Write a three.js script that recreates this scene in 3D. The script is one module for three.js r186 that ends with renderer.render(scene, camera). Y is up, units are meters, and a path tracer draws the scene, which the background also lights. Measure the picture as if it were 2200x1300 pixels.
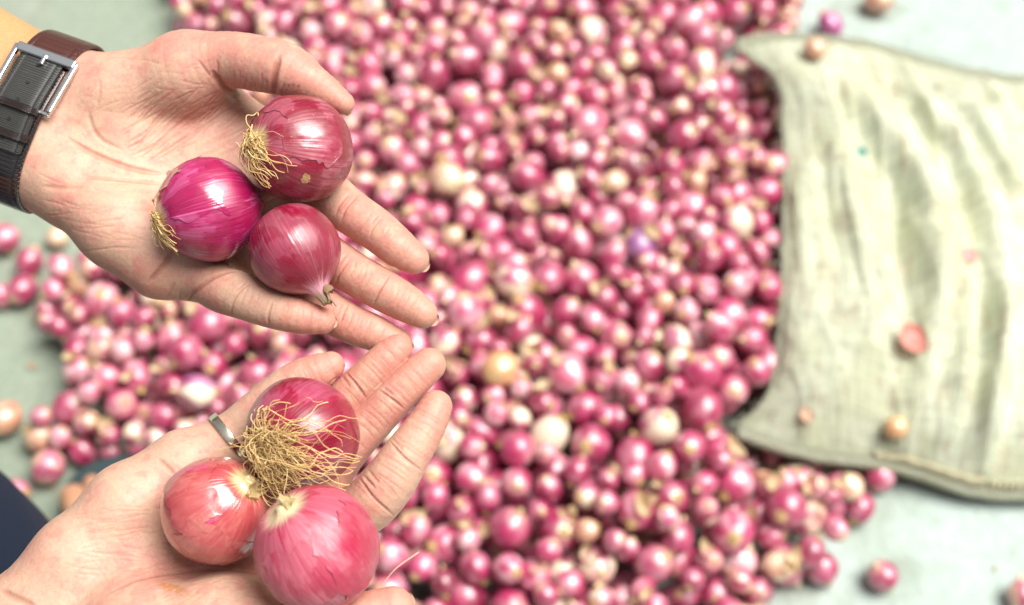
import * as THREE from 'three';
import { mergeGeometries } from 'three/addons/utils/BufferGeometryUtils.js';
import { RoundedBoxGeometry } from 'three/addons/geometries/RoundedBoxGeometry.js';

// ------------------------------------------------------------------ camera, sky, sun, exposure
const scene = new THREE.Scene();
const W = 2200, HH = 1300, HFOV = 38.5;
const FPX = W / 2 / Math.tan(THREE.MathUtils.degToRad(HFOV / 2));
const VFOV = THREE.MathUtils.radToDeg(2 * Math.atan(HH / 2 / FPX));
const PITCH = THREE.MathUtils.degToRad(55), DIST = 1.5;
const camera = new THREE.PerspectiveCamera(VFOV, W / HH, 0.05, 30);
camera.position.set(0, DIST * Math.sin(PITCH), DIST * Math.cos(PITCH));
camera.lookAt(0, 0, 0);
camera.updateMatrixWorld(true);
camera.focus = 0.622;
camera.userData.fStop = 6.7;
const SUN_DIR = new THREE.Vector3(0.42, 0.90, -0.05).normalize();
{
  const w = 256, h = 128, data = new Float32Array(w * h * 4);
  for (let j = 0; j < h; j++) for (let i = 0; i < w; i++) {
    const el = ((j + 0.5) / h - 0.5) * Math.PI, az = ((i + 0.5) / w - 0.5) * 2 * Math.PI;
    const y = Math.sin(el), x = Math.cos(el) * Math.cos(az), z = Math.cos(el) * Math.sin(az);
    const over = y > 0 ? (1 + 2 * y) / 3 : 0.3;               // overcast sky
    const addedGlow = 2.2 * Math.pow(Math.max(0, x * SUN_DIR.x + y * SUN_DIR.y + z * SUN_DIR.z), 14);   // sky glow added round the sun to make highlights on the onions
    const L = 0.22 * (over + addedGlow), k = (j * w + i) * 4;
    data[k] = L * 0.98; data[k + 1] = L * 1.0; data[k + 2] = L * 1.03; data[k + 3] = 1;
  }
  const t = new THREE.DataTexture(data, w, h, THREE.RGBAFormat, THREE.FloatType);
  t.mapping = THREE.EquirectangularReflectionMapping; t.magFilter = THREE.LinearFilter; t.needsUpdate = true;
  scene.background = t; scene.environment = t;
}
const sun = new THREE.DirectionalLight(new THREE.Color(1, 0.96, 0.9), 4.0);
sun.position.copy(SUN_DIR).multiplyScalar(5);
sun.castShadow = true; sun.shadow.radius = 84; sun.shadow.mapSize.set(2048, 2048);
Object.assign(sun.shadow.camera, { left: -1.5, right: 1.5, top: 1.5, bottom: -1.5, near: 0.5, far: 12 });
scene.add(sun, sun.target);
const renderer = new THREE.WebGLRenderer({ antialias: true });
renderer.setSize(1024, 605);
renderer.toneMapping = THREE.LinearToneMapping;
renderer.toneMappingExposure = 2.0;
renderer.shadowMap.enabled = true;

// ------------------------------------------------------------------ helpers
function rng(seed) { let a = seed >>> 0; return () => { a = (a + 0x6D2B79F5) >>> 0; let t = a; t = Math.imul(t ^ (t >>> 15), t | 1); t ^= t + Math.imul(t ^ (t >>> 7), t | 61); return ((t ^ (t >>> 14)) >>> 0) / 4294967296; }; }
const PERM = (() => { const r = rng(11), p = new Uint8Array(512); for (let i = 0; i < 256; i++) p[i] = i; for (let i = 255; i > 0; i--) { const j = Math.floor(r() * (i + 1)); [p[i], p[j]] = [p[j], p[i]]; } for (let i = 0; i < 256; i++) p[256 + i] = p[i]; return p; })();
function noise(x, y, z) {                       // value noise, 0..1
  const ix = Math.floor(x), iy = Math.floor(y), iz = Math.floor(z);
  let fx = x - ix, fy = y - iy, fz = z - iz;
  fx = fx * fx * (3 - 2 * fx); fy = fy * fy * (3 - 2 * fy); fz = fz * fz * (3 - 2 * fz);
  const X = ix & 255, Y = iy & 255, Z = iz & 255;
  const h = (a, b, c) => PERM[(PERM[(PERM[a & 255] + b) & 255] + c) & 255] / 255;
  const l = (a, b, t) => a + (b - a) * t;
  return l(l(l(h(X, Y, Z), h(X + 1, Y, Z), fx), l(h(X, Y + 1, Z), h(X + 1, Y + 1, Z), fx), fy), l(l(h(X, Y, Z + 1), h(X + 1, Y, Z + 1), fx), l(h(X, Y + 1, Z + 1), h(X + 1, Y + 1, Z + 1), fx), fy), fz);
}
const fbm = (x, y, z, o = 4) => { let s = 0, a = 0.5, n = 0; for (let i = 0; i < o; i++) { s += a * noise(x, y, z); n += a; a *= 0.5; x = x * 2.03 + 7.1; y = y * 2.03 + 3.7; z = z * 2.03 + 1.3; } return s / n; };
const clamp = (x, a = 0, b = 1) => Math.min(b, Math.max(a, x)), lerp = (a, b, t) => a + (b - a) * t;
const sstep = (a, b, x) => { const t = clamp((x - a) / (b - a)); return t * t * (3 - 2 * t); };
const mix3 = (a, b, t) => [lerp(a[0], b[0], t), lerp(a[1], b[1], t), lerp(a[2], b[2], t)];
const V = (x, y, z) => new THREE.Vector3(x, y, z);
const E = camera.matrixWorld.elements, RIGHT = V(E[0], E[1], E[2]), UPV = V(E[4], E[5], E[6]), BACK = V(E[8], E[9], E[10]), EYE = camera.position.clone();
const dirOf = (px, py) => RIGHT.clone().multiplyScalar((px - W / 2) / FPX).addScaledVector(UPV, -(py - HH / 2) / FPX).addScaledVector(BACK, -1);
function onGround(px, py, y = 0) { const d = dirOf(px, py), t = (y - EYE.y) / d.y; return EYE.clone().addScaledVector(d, t); }   // the point at height y seen at a pixel
function pixelOf(p) { const d = p.clone().sub(EYE), z = -d.dot(BACK); return [W / 2 + FPX * d.dot(RIGHT) / z, HH / 2 - FPX * d.dot(UPV) / z, z]; }
const used = {};
function numbered(name) { const n = used[name] = (used[name] ?? -1) + 1; return n ? `${name}_${String(n).padStart(3, '0')}` : name; }
function shadows(o) { o.castShadow = true; o.receiveShadow = true; return o; }
function part(name, geometry, material, parent) { const m = shadows(new THREE.Mesh(geometry, material)); m.name = name; parent.add(m); return m; }
function tag(o, label, category, group, kind) { o.userData = { label, category }; if (group) o.userData.group = group; if (kind) o.userData.kind = kind; return o; }
function thing(name, label, category, group) { const g = new THREE.Group(); g.name = numbered(name); scene.add(g); return tag(g, label, category, group); }
function geo(pos, idx, col, nor, uv) {
  const g = new THREE.BufferGeometry();
  g.setAttribute('position', new THREE.BufferAttribute(pos instanceof Float32Array ? pos : new Float32Array(pos), 3));
  g.setIndex(idx);
  if (col) g.setAttribute('color', new THREE.BufferAttribute(col instanceof Float32Array ? col : new Float32Array(col), 3));
  if (uv) g.setAttribute('uv', new THREE.BufferAttribute(new Float32Array(uv), 2));
  if (nor) g.setAttribute('normal', new THREE.BufferAttribute(nor, 3)); else g.computeVertexNormals();
  return g;
}
function grid(nu, nv, f, wrapU = false) {       // f(u, v) -> [x, y, z]; faces wind so that du x dv is outside
  const pos = [], idx = [], uv = [];
  for (let j = 0; j <= nv; j++) for (let i = 0; i <= nu; i++) { pos.push(...f(i / nu, j / nv)); uv.push(i / nu, j / nv); }
  for (let j = 0; j < nv; j++) for (let i = 0; i < nu; i++) { const a = j * (nu + 1) + i, b = a + 1, c = a + nu + 1, d = c + 1; idx.push(a, b, d, a, d, c); }
  const g = geo(pos, idx, null, null, uv);
  if (wrapU) { const n = g.attributes.normal; for (let j = 0; j <= nv; j++) { const a = j * (nu + 1), b = a + nu, v = V(n.getX(a) + n.getX(b), n.getY(a) + n.getY(b), n.getZ(a) + n.getZ(b)).normalize(); n.setXYZ(a, v.x, v.y, v.z); n.setXYZ(b, v.x, v.y, v.z); } }
  return g;
}
function dataTex(w, h, f, srgb) {
  const d = new Uint8Array(w * h * 4);
  for (let j = 0; j < h; j++) for (let i = 0; i < w; i++) { const c = f((i + 0.5) / w, (j + 0.5) / h), k = (j * w + i) * 4; for (let q = 0; q < 3; q++) { const x = clamp(c[q] ?? c[0]); d[k + q] = 255 * (srgb ? (x <= 0.0031308 ? 12.92 * x : 1.055 * Math.pow(x, 1 / 2.4) - 0.055) : x); } d[k + 3] = 255; }
  const t = new THREE.DataTexture(d, w, h); t.magFilter = THREE.LinearFilter; t.wrapS = t.wrapT = THREE.RepeatWrapping; if (srgb) t.colorSpace = THREE.SRGBColorSpace; t.needsUpdate = true; return t;
}
function tube(points, radius, seg = 24, rad = 6, closed = false) { return new THREE.TubeGeometry(new THREE.CatmullRomCurve3(points, closed), seg, radius, rad, closed); }

// ------------------------------------------------------------------ signed-distance bodies
// capsules [ax, ay, az, ra, bx, by, bz, rb]; a body has flesh (joined softly), limbs (each a chain, kept apart) and hollows
function capDist(s, x, y, z) {
  const dx = s[4] - s[0], dy = s[5] - s[1], dz = s[6] - s[2], px = x - s[0], py = y - s[1], pz = z - s[2];
  const t = clamp((px * dx + py * dy + pz * dz) / (dx * dx + dy * dy + dz * dz + 1e-9));
  const qx = px - dx * t, qy = py - dy * t, qz = pz - dz * t;
  return Math.sqrt(qx * qx + qy * qy + qz * qz) - (s[3] + (s[7] - s[3]) * t);
}
const smin = (a, b, k) => { const h = Math.max(k - Math.abs(a - b), 0) / k; return Math.min(a, b) - h * h * k * 0.25; };
function chain(pts, step) {                      // Catmull-Rom through [x, y, z, r] points -> short capsules
  const out = [], n = pts.length; let prev = pts[0];
  for (let i = 0; i < n - 1; i++) {
    const p0 = pts[Math.max(0, i - 1)], p1 = pts[i], p2 = pts[i + 1], p3 = pts[Math.min(n - 1, i + 2)];
    const m = Math.max(1, Math.round(Math.hypot(p2[0] - p1[0], p2[1] - p1[1], p2[2] - p1[2]) / step));
    for (let k = 1; k <= m; k++) {
      const t = k / m, q = [0, 1, 2, 3].map((c) => 0.5 * (2 * p1[c] + (p2[c] - p0[c]) * t + (2 * p0[c] - 5 * p1[c] + 4 * p2[c] - p3[c]) * t * t + (3 * p1[c] - p0[c] - 3 * p2[c] + p3[c]) * t * t * t));
      out.push([...prev, ...q]); prev = q;
    }
  }
  return out;
}
function bodyDist(b, x, y, z) {
  let d = 1e9;
  for (const s of b.flesh) d = smin(d, capDist(s, x, y, z), b.kFlesh);
  let l = 1e9;
  for (const c of b.limbs) for (const s of c) l = Math.min(l, capDist(s, x, y, z));
  d = b.flesh.length ? smin(d, l, b.kLimb) : l;
  for (const s of b.hollows) { const h = -capDist(s, x, y, z); const k = b.kHollow, m = Math.max(k - Math.abs(d - h), 0) / k; d = Math.max(d, h) + m * m * k * 0.25; }
  return d;
}
function cull(b, x, y, z, reach) {               // the capsules that matter within reach of a point
  let best = 1e9; const all = [];
  const look = (s) => { const d = capDist(s, x, y, z); best = Math.min(best, d); return d; };
  const fl = b.flesh.map((s) => [s, look(s)]), li = b.limbs.map((c) => c.map((s) => [s, look(s)]));
  const lim = best + 2 * reach + Math.max(b.kFlesh, b.kLimb) * 1.5;
  return { ...b, flesh: fl.filter((q) => q[1] < lim).map((q) => q[0]), limbs: li.map((c) => c.filter((q) => q[1] < lim).map((q) => q[0])).filter((c) => c.length), hollows: b.hollows.filter((s) => capDist(s, x, y, z) < 2 * reach + 30 * b.unit) };
}
// surface nets over the blocks near the surface; relief(x, y, z) lowers the skin (creases); returns vertex positions, normals, faces
function skinOf(body, lo, hi, cell, relief) {
  const n = [0, 1, 2].map((c) => Math.ceil((hi[c] - lo[c]) / cell / 8) * 8 + 1), N = n[0] * n[1] * n[2];
  const val = new Float32Array(N).fill(NaN), at = new Int32Array(N).fill(-1), B = 8, half = cell * B * 0.5 * 1.74;
  const blocks = new Map(), relf = relief ?? (() => 0);
  const nb = n.map((q) => (q - 1) / B);
  const blockOf = (i, j, k) => { const key = (Math.min(k / B | 0, nb[2] - 1) * nb[1] + Math.min(j / B | 0, nb[1] - 1)) * nb[0] + Math.min(i / B | 0, nb[0] - 1); return blocks.get(key); };
  for (let bk = 0; bk < nb[2]; bk++) for (let bj = 0; bj < nb[1]; bj++) for (let bi = 0; bi < nb[0]; bi++) {
    const cx = lo[0] + (bi + 0.5) * B * cell, cy = lo[1] + (bj + 0.5) * B * cell, cz = lo[2] + (bk + 0.5) * B * cell;
    const rough = bodyDist(body, cx, cy, cz);
    if (Math.abs(rough) > half * 1.35 + 3 * body.unit) continue;
    const loc = cull(body, cx, cy, cz, half);
    blocks.set((bk * nb[1] + bj) * nb[0] + bi, loc);
    for (let k = 0; k <= B; k++) for (let j = 0; j <= B; j++) for (let i = 0; i <= B; i++) {
      const q = ((bk * B + k) * n[1] + bj * B + j) * n[0] + bi * B + i;
      if (val[q] === val[q]) continue;
      const x = lo[0] + (bi * B + i) * cell, y = lo[1] + (bj * B + j) * cell, z = lo[2] + (bk * B + k) * cell;
      val[q] = bodyDist(loc, x, y, z) + relf(x, y, z);
    }
  }
  const pos = [], own = [], sx = 1, sy = n[0], sz = n[0] * n[1], corner = [0, sx, sy, sx + sy, sz, sz + sx, sz + sy, sz + sx + sy];
  const edges = [[0, 1], [2, 3], [4, 5], [6, 7], [0, 2], [1, 3], [4, 6], [5, 7], [0, 4], [1, 5], [2, 6], [3, 7]];
  for (let k = 0; k < n[2] - 1; k++) for (let j = 0; j < n[1] - 1; j++) for (let i = 0; i < n[0] - 1; i++) {
    const q = k * sz + j * sy + i; let neg = 0, ok = true;
    for (const c of corner) { const v = val[q + c]; if (v !== v) { ok = false; break; } if (v < 0) neg++; }
    if (!ok || neg === 0 || neg === 8) continue;
    let X = 0, Y = 0, Z = 0, m = 0;
    for (const [a, b] of edges) { const va = val[q + corner[a]], vb = val[q + corner[b]]; if ((va < 0) === (vb < 0)) continue; const t = va / (va - vb); X += lerp(a & 1, b & 1, t); Y += lerp((a >> 1) & 1, (b >> 1) & 1, t); Z += lerp(a >> 2, b >> 2, t); m++; }
    at[q] = pos.length / 3; own.push(blockOf(i, j, k));
    pos.push(lo[0] + (i + X / m) * cell, lo[1] + (j + Y / m) * cell, lo[2] + (k + Z / m) * cell);
  }
  const idx = [];
  const quad = (a, b, c, d, flip) => { if (a < 0 || b < 0 || c < 0 || d < 0) return; if (flip) idx.push(a, c, b, a, d, c); else idx.push(a, b, c, a, c, d); };
  for (let k = 1; k < n[2] - 1; k++) for (let j = 1; j < n[1] - 1; j++) for (let i = 1; i < n[0] - 1; i++) {
    const q = k * sz + j * sy + i, v = val[q]; if (v !== v) continue;
    const vx = val[q + sx], vy = val[q + sy], vz = val[q + sz];
    if (vx === vx && (v < 0) !== (vx < 0)) quad(at[q - sy - sz], at[q - sz], at[q], at[q - sy], v >= 0);
    if (vy === vy && (v < 0) !== (vy < 0)) quad(at[q - sx - sz], at[q - sx], at[q], at[q - sz], v >= 0);
    if (vz === vz && (v < 0) !== (vz < 0)) quad(at[q - sx - sy], at[q - sy], at[q], at[q - sx], v >= 0);
  }
  const P = new Float32Array(pos), Nn = new Float32Array(pos.length), e = cell * 0.45;
  for (let v = 0; v < own.length; v++) {
    const loc = own[v] ?? body, f = (x, y, z) => bodyDist(loc, x, y, z) + relf(x, y, z);
    let x = P[3 * v], y = P[3 * v + 1], z = P[3 * v + 2], gx, gy, gz, l;
    for (let it = 0; it < 2; it++) {
      gx = f(x + e, y, z) - f(x - e, y, z); gy = f(x, y + e, z) - f(x, y - e, z); gz = f(x, y, z + e) - f(x, y, z - e); l = Math.hypot(gx, gy, gz) || 1e-9;
      gx /= l; gy /= l; gz /= l;
      if (it === 0) { const d = clamp(f(x, y, z), -cell * 0.5, cell * 0.5); x -= gx * d; y -= gy * d; z -= gz * d; }
    }
    P[3 * v] = x; P[3 * v + 1] = y; P[3 * v + 2] = z; Nn[3 * v] = gx; Nn[3 * v + 1] = gy; Nn[3 * v + 2] = gz;
  }
  return { P, N: Nn, idx };
}

// ------------------------------------------------------------------ ground
{
  const T = dataTex(1024, 1024, (u, v) => {
    const x = u * 6, y = v * 6;
    const big = fbm(x * 0.9, y * 0.9, 3.3, 3), med = fbm(x * 5, y * 5, 8.1, 4), fine = noise(x * 70, y * 70, 1.7);
    const X = ((u + 0.5) % 1 - 0.5) / 0.36 - 0.21;                    // shade on the left, painted into the concrete colour with ragged edges
    const worn = sstep(0.40, 0.62, big * 0.4 + med * 0.45 + 0.3 * (fbm(x * 14, y * 14, 4.4, 3) - 0.5) + 0.32 * (sstep(-0.5, 0.15, X) * sstep(1.15, 0.85, X) - 0.35));  // random wear, biased darker to the left by the painted shade
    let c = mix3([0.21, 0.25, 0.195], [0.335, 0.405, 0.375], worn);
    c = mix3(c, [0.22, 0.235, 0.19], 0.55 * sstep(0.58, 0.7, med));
    const g = 0.9 + 0.2 * fine; return [c[0] * g, c[1] * g, c[2] * g];
  }, true);
  const Bm = dataTex(512, 512, (u, v) => [0.5 * fbm(u * 40, v * 40, 2, 4) + 0.5 * noise(u * 190, v * 190, 5)], false);
  T.repeat.set(0.36, 0.36); Bm.repeat.set(2, 2);
  const g = new THREE.PlaneGeometry(24, 24, 1, 1); g.rotateX(-Math.PI / 2);
  const uv = g.attributes.uv; for (let i = 0; i < uv.count; i++) uv.setXY(i, (uv.getX(i) - 0.5) * 24 + 0.21, (uv.getY(i) - 0.5) * 24 + 0.13);
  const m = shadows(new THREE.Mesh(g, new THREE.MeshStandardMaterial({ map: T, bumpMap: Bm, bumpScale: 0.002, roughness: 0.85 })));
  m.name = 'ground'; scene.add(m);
  m.userData = { kind: 'structure', label: 'pale grey green worn concrete ground under the spilled onions', category: 'ground' };
}

// ------------------------------------------------------------------ the hands
// a hand is modelled in millimetres on axes square to the lens: x right, y up, z towards the eye
const HAND = 640, SHEAR = 0.06;
function hp(px, py, z, rpx = 0) { const d = HAND - z - SHEAR * (py - 650), k = d / FPX; return [(px - W / 2) * k, -(py - HH / 2) * k, -d, rpx * k]; }
const cap = (a, b) => [...hp(...a), ...hp(...b)];
const toWorld = (x, y, z) => EYE.clone().addScaledVector(RIGHT, x / 1000).addScaledVector(UPV, y / 1000).addScaledVector(BACK, z / 1000);
const turnWorld = (x, y, z) => V(0, 0, 0).addScaledVector(RIGHT, x).addScaledVector(UPV, y).addScaledVector(BACK, z);
const fingerOf = (pts) => chain(pts.map((p) => hp(...p)), 3.5);

const upperFingers = [
  [[400, 156, 0, 83], [490, 130, 10, 62], [558, 137, 17, 60], [616, 150, 21, 57], [664, 175, 21, 42], [705, 200, 21, 33], [738, 222, 21, 24]],   // thumb
  [[600, 335, -20, 58], [680, 398, -9, 54], [745, 450, 0, 49], [805, 491, 4, 46], [855, 532, 6, 42], [889, 556, 6, 33]],
  [[570, 430, -20, 58], [665, 520, -10, 50], [745, 578, -3, 46], [820, 622, 1, 45], [878, 655, 3, 40], [907, 673, 4, 33]],
  [[510, 505, -20, 54], [640, 620, -12, 47], [738, 688, -7, 43], [805, 716, -5, 39], [855, 738, -5, 31]],
  [[420, 578, -14, 54], [470, 618, -4, 51], [515, 634, 3, 50], [590, 663, 7, 44], [650, 681, 9, 37], [692, 689, 9, 29]],
];
const upper = {
  unit: 1, kFlesh: 12, kLimb: 7, kHollow: 8, hollows: [],
  flesh: [
    cap([-700, -235, -28, 130], [122, 178, -20, 80]), cap([-720, -110, -26, 135], [86, 267, -16, 86]), cap([-740, 0, -28, 130], [62, 352, -20, 74]),
    cap([122, 178, -20, 80], [240, 214, -12, 84]), cap([240, 214, -12, 84], [400, 157, 0, 85]), cap([86, 267, -16, 86], [240, 330, -20, 80]),
    cap([62, 352, -20, 74], [145, 392, -16, 80]), cap([145, 392, -16, 80], [260, 486, -13, 84]), cap([260, 486, -13, 84], [352, 556, -15, 76]), cap([352, 556, -15, 76], [424, 585, -16, 56]),
    cap([240, 330, -22, 80], [470, 400, -32, 75]), cap([300, 300, -20, 78], [520, 320, -30, 70]), cap([260, 420, -22, 80], [460, 490, -30, 72]), cap([400, 180, -14, 70], [540, 260, -26, 40]),
    cap([470, 330, -30, 70], [600, 335, -22, 60]), cap([450, 410, -30, 72], [570, 430, -22, 60]), cap([430, 480, -28, 70], [510, 505, -22, 56]),
  ],
  limbs: upperFingers.map(fingerOf),
};
const lowerFingers = [
  [[480, 1352, 4, 108], [600, 1372, 10, 76], [700, 1352, 15, 60], [782, 1325, 19, 53], [843, 1307, 20, 47]],   // thumb
  [[700, 1130, -20, 58], [780, 1092, -8, 60], [832, 1040, -1, 58], [874, 977, 3, 51], [914, 917, 5, 43], [937, 873, 5, 35]],
  [[680, 1050, -20, 54], [745, 965, -11, 48], [800, 905, -5, 45], [842, 860, 0, 43], [885, 817, 3, 41], [921, 784, 4, 37]],
  [[610, 985, -20, 52], [690, 912, -11, 46], [745, 855, -5, 42], [790, 810, 0, 40], [832, 770, 3, 38], [853, 750, 4, 32]],
  [[480, 960, -12, 54], [562, 880, -5, 48], [635, 822, 0, 45], [688, 797, 2, 38], [711, 785, 2, 30]],
];
const lower = {
  unit: 1, kFlesh: 12, kLimb: 7, kHollow: 8, hollows: [],
  flesh: [
    cap([-420, 1560, -26, 130], [70, 1310, -16, 84]), cap([-360, 1680, -26, 135], [150, 1390, -14, 90]), cap([-300, 1800, -26, 130], [230, 1470, -16, 84]),
    cap([70, 1310, -16, 84], [160, 1206, -12, 84]), cap([160, 1206, -12, 84], [280, 1090, -12, 85]), cap([280, 1090, -12, 85], [400, 1003, -14, 69]), cap([400, 1003, -14, 69], [484, 962, -14, 56]),
    cap([150, 1390, -14, 90], [300, 1230, -20, 95]), cap([300, 1200, -22, 95], [470, 1120, -32, 84]), cap([330, 1260, -22, 90], [560, 1180, -32, 76]), cap([400, 1060, -26, 84], [590, 1010, -30, 70]),
    cap([230, 1440, -12, 100], [300, 1370, -4, 108]), cap([300, 1370, -4, 108], [480, 1352, 4, 108]), cap([500, 1290, -14, 80], [650, 1220, -28, 50]),
    cap([560, 1160, -32, 74], [700, 1130, -22, 60]), cap([540, 1100, -32, 74], [680, 1050, -22, 58]), cap([520, 1060, -30, 72], [610, 985, -22, 54]),
  ],
  limbs: lowerFingers.map(fingerOf),
};
// a pixel's ray to the skin
function touch(body, px, py) {
  const dx = (px - W / 2) / FPX, dy = -(py - HH / 2) / FPX, l = Math.hypot(dx, dy, 1); let t = 520;
  for (let i = 0; i < 90; i++) { const d = bodyDist(body, dx * t, dy * t, -t); if (d < 0.05) return [dx * t, dy * t, -t]; t += d / l * 0.9; if (t > 800) return null; }
  return [dx * t, dy * t, -t];
}
// creases: [depth mm, half width mm, points...]
function creaseField(body, lines) {
  const cells = new Map(), C = 4, key = (i, j, k) => ((i + 512) * 1024 + j + 512) * 1024 + k + 512;
  for (const [depth, width, ...pts] of lines) {
    const curve = new THREE.CatmullRomCurve3(pts.map((p) => V(p[0], p[1], 0)), false, 'centripetal');
    const n = Math.max(2, Math.round(curve.getLength() * 0.2 / 0.45));
    for (let i = 0; i <= n; i++) {
      const q = curve.getPoint(i / n), p = touch(body, q.x, q.y); if (!p) continue;
      const fade = Math.min(1, 4 * Math.min(i, n - i) / n + 0.15), s = [...p, depth * fade, width * (0.55 + 0.45 * fade)];
      const a = p.map((x) => Math.floor(x / C));
      for (let u = -1; u <= 1; u++) for (let v = -1; v <= 1; v++) for (let w = -1; w <= 1; w++) { const k = key(a[0] + u, a[1] + v, a[2] + w); (cells.get(k) ?? cells.set(k, []).get(k)).push(s); }
    }
  }
  return (x, y, z) => {
    const list = cells.get(key(Math.floor(x / C), Math.floor(y / C), Math.floor(z / C))); if (!list) return 0;
    let d = 0; for (const s of list) { const q = ((x - s[0]) ** 2 + (y - s[1]) ** 2 + (z - s[2]) ** 2) / (s[4] * s[4]); if (q < 9) { const v = s[3] * Math.exp(-q); if (v > d) d = v; } }
    return d;
  };
}
function scatterLines(r, n, cx, cy, w, h, ang, spread, len, depth, width) {     // fine palm lines, roughly parallel
  const out = [];
  for (let i = 0; i < n; i++) { const x = cx + (r() - 0.5) * w, y = cy + (r() - 0.5) * h, a = ang + (r() - 0.5) * spread, l = len * (0.5 + r()), b = (r() - 0.5) * 0.12 * l; out.push([depth * (0.4 + 0.8 * r()), width, [x - Math.cos(a) * l / 2, y - Math.sin(a) * l / 2], [x - Math.sin(a) * b, y + Math.cos(a) * b], [x + Math.cos(a) * l / 2, y + Math.sin(a) * l / 2]]); }
  return out;
}
function across(f, at, share, depth, width, slant = 0) {     // a line across a finger at a fraction of its length
  const n = f.length - 1, t = at * n, i = Math.min(n - 1, Math.floor(t)), u = t - i, a = f[i], b = f[i + 1];
  const x = lerp(a[0], b[0], u), y = lerp(a[1], b[1], u), r = lerp(a[3], b[3], u) * share, l = Math.hypot(b[0] - a[0], b[1] - a[1]), dx = (b[0] - a[0]) / l, dy = (b[1] - a[1]) / l;
  return [depth, width, [x - dy * r + dx * slant, y + dx * r + dy * slant], [x + dx * 3, y + dy * 3], [x + dy * r + dx * slant, y - dx * r + dy * slant]];
}
const hr = rng(77);
const upperLines = [
  [1.7, 1.0, [145, 296], [190, 325], [250, 351], [300, 366], [345, 373]], [1.6, 0.9, [185, 380], [250, 385], [300, 390], [345, 394]], [0.5, 1.2, [90, 400], [140, 404], [190, 402]],
  [0.5, 1.0, [190, 235], [197, 270], [218, 300], [262, 322]], [0.35, 0.9, [214, 170], [213, 200], [208, 230]],
  [0.6, 0.8, [290, 325], [340, 262], [400, 212]], [0.6, 0.8, [305, 342], [370, 280], [425, 238], [485, 214]], [0.6, 0.8, [318, 348], [400, 296], [460, 258], [520, 232]], [0.4, 0.8, [300, 305], [335, 262], [375, 226]],
  [3.0, 1.2, [600, 122], [591, 150], [587, 180], [590, 210]], [3.0, 1.5, [458, 155], [470, 176], [492, 197], [522, 210]], [0.5, 0.8, [424, 128], [440, 150], [455, 168]], [0.5, 0.8, [466, 128], [467, 150], [470, 172]],
  ...[482, 496, 505, 517, 528, 540, 550, 562, 573].map((x, i) => [0.25 + 0.55 * hr() * hr(), 0.5, [x + 12 * (hr() - 0.5), 140 + 40 * hr()], [x + 4 * (hr() - 0.5), 182], [x + 8 * (hr() - 0.5), 198 + 8 * hr()]]),
  ...[604, 613, 622, 634].map((x) => [0.5, 0.6, [x + 8, 175 + 10 * hr()], [x, 204]]),
  [1.8, 0.9, [376, 533], [356, 564], [336, 589], [318, 608]], [2.0, 1.0, [520, 583], [500, 582], [470, 590], [440, 608], [416, 630], [403, 646]], [0.5, 0.7, [374, 606], [368, 622], [357, 640]], [0.4, 0.6, [386, 626], [385, 650]],
  [0.9450000000000001, 0.5, [537, 608], [512, 628], [499, 655], [496, 690]], [0.35, 0.6, [528, 606], [503, 628]], [0.8400000000000001, 0.5, [584, 650], [577, 672], [576, 706]],
  [1.6800000000000002, 0.5, [772, 416], [746, 444], [730, 478]], [0.5, 0.7, [757, 409], [730, 440], [719, 464]], [1.05, 0.5, [821, 466], [804, 486], [792, 508]], [0.3, 0.6, [812, 462], [798, 480]],
  [1.6800000000000002, 0.5, [752, 556], [730, 586], [719, 610]], [0.6, 0.7, [742, 548], [724, 572]], [1.5750000000000002, 0.5, [837, 590], [816, 622], [800, 660]],
  [1.3650000000000002, 0.5, [748, 652], [738, 672], [730, 694]], [0.4, 0.6, [736, 650], [728, 664]],
  ...scatterLines(hr, 70, 400, 265, 210, 120, -0.65, 0.5, 80, 0.45, 0.6), ...scatterLines(hr, 60, 230, 470, 260, 170, 0.12, 0.5, 60, 0.18, 0.6), ...scatterLines(hr, 40, 320, 180, 260, 120, -0.3, 1.2, 55, 0.14, 0.6),
  ...upperFingers.slice(1).flatMap((f) => Array.from({ length: 16 }, () => across(f, 0.25 + 0.7 * hr(), 0.5 + 0.4 * hr(), 0.1 + 0.12 * hr(), 0.5, 8 * (hr() - 0.5)))),
];
const lowerLines = [
  [0.9, 0.9, [338, 985], [357, 1002], [374, 1020]], [1.1, 1.2, [230, 1276], [290, 1246], [370, 1230], [450, 1222], [552, 1230]], [1.2, 1.3, [0, 1268], [35, 1286], [75, 1305]],
  [1.5750000000000002, 0.5, [742, 800], [764, 826], [786, 856]], [0.5, 0.7, [734, 808], [752, 832]], [0.5, 0.6, [738, 786], [745, 796]], [1.5750000000000002, 0.5, [813, 838], [838, 856], [868, 879]], [0.4, 0.6, [822, 832], [846, 850]],
  [1.5750000000000002, 0.5, [836, 947], [868, 984], [906, 1012]], [0.4, 0.6, [842, 942], [866, 968]], [1.5750000000000002, 0.5, [772, 1028], [802, 1070], [848, 1110]], [1.05, 0.5, [780, 1022], [806, 1050]], [0.6, 0.7, [790, 1010], [815, 1040]],
  [0.9, 0.8, [700, 832], [722, 812]], [0.6, 0.8, [520, 955], [540, 930]],
  ...scatterLines(hr, 80, 320, 1160, 300, 150, -0.05, 0.5, 70, 0.2, 0.6), ...scatterLines(hr, 45, 420, 1275, 300, 60, -0.35, 1.0, 60, 0.22, 0.6),
  ...lowerFingers.slice(1).flatMap((f) => Array.from({ length: 18 }, () => across(f, 0.25 + 0.7 * hr(), 0.5 + 0.4 * hr(), 0.1 + 0.12 * hr(), 0.5, 8 * (hr() - 0.5)))),
];
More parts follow.
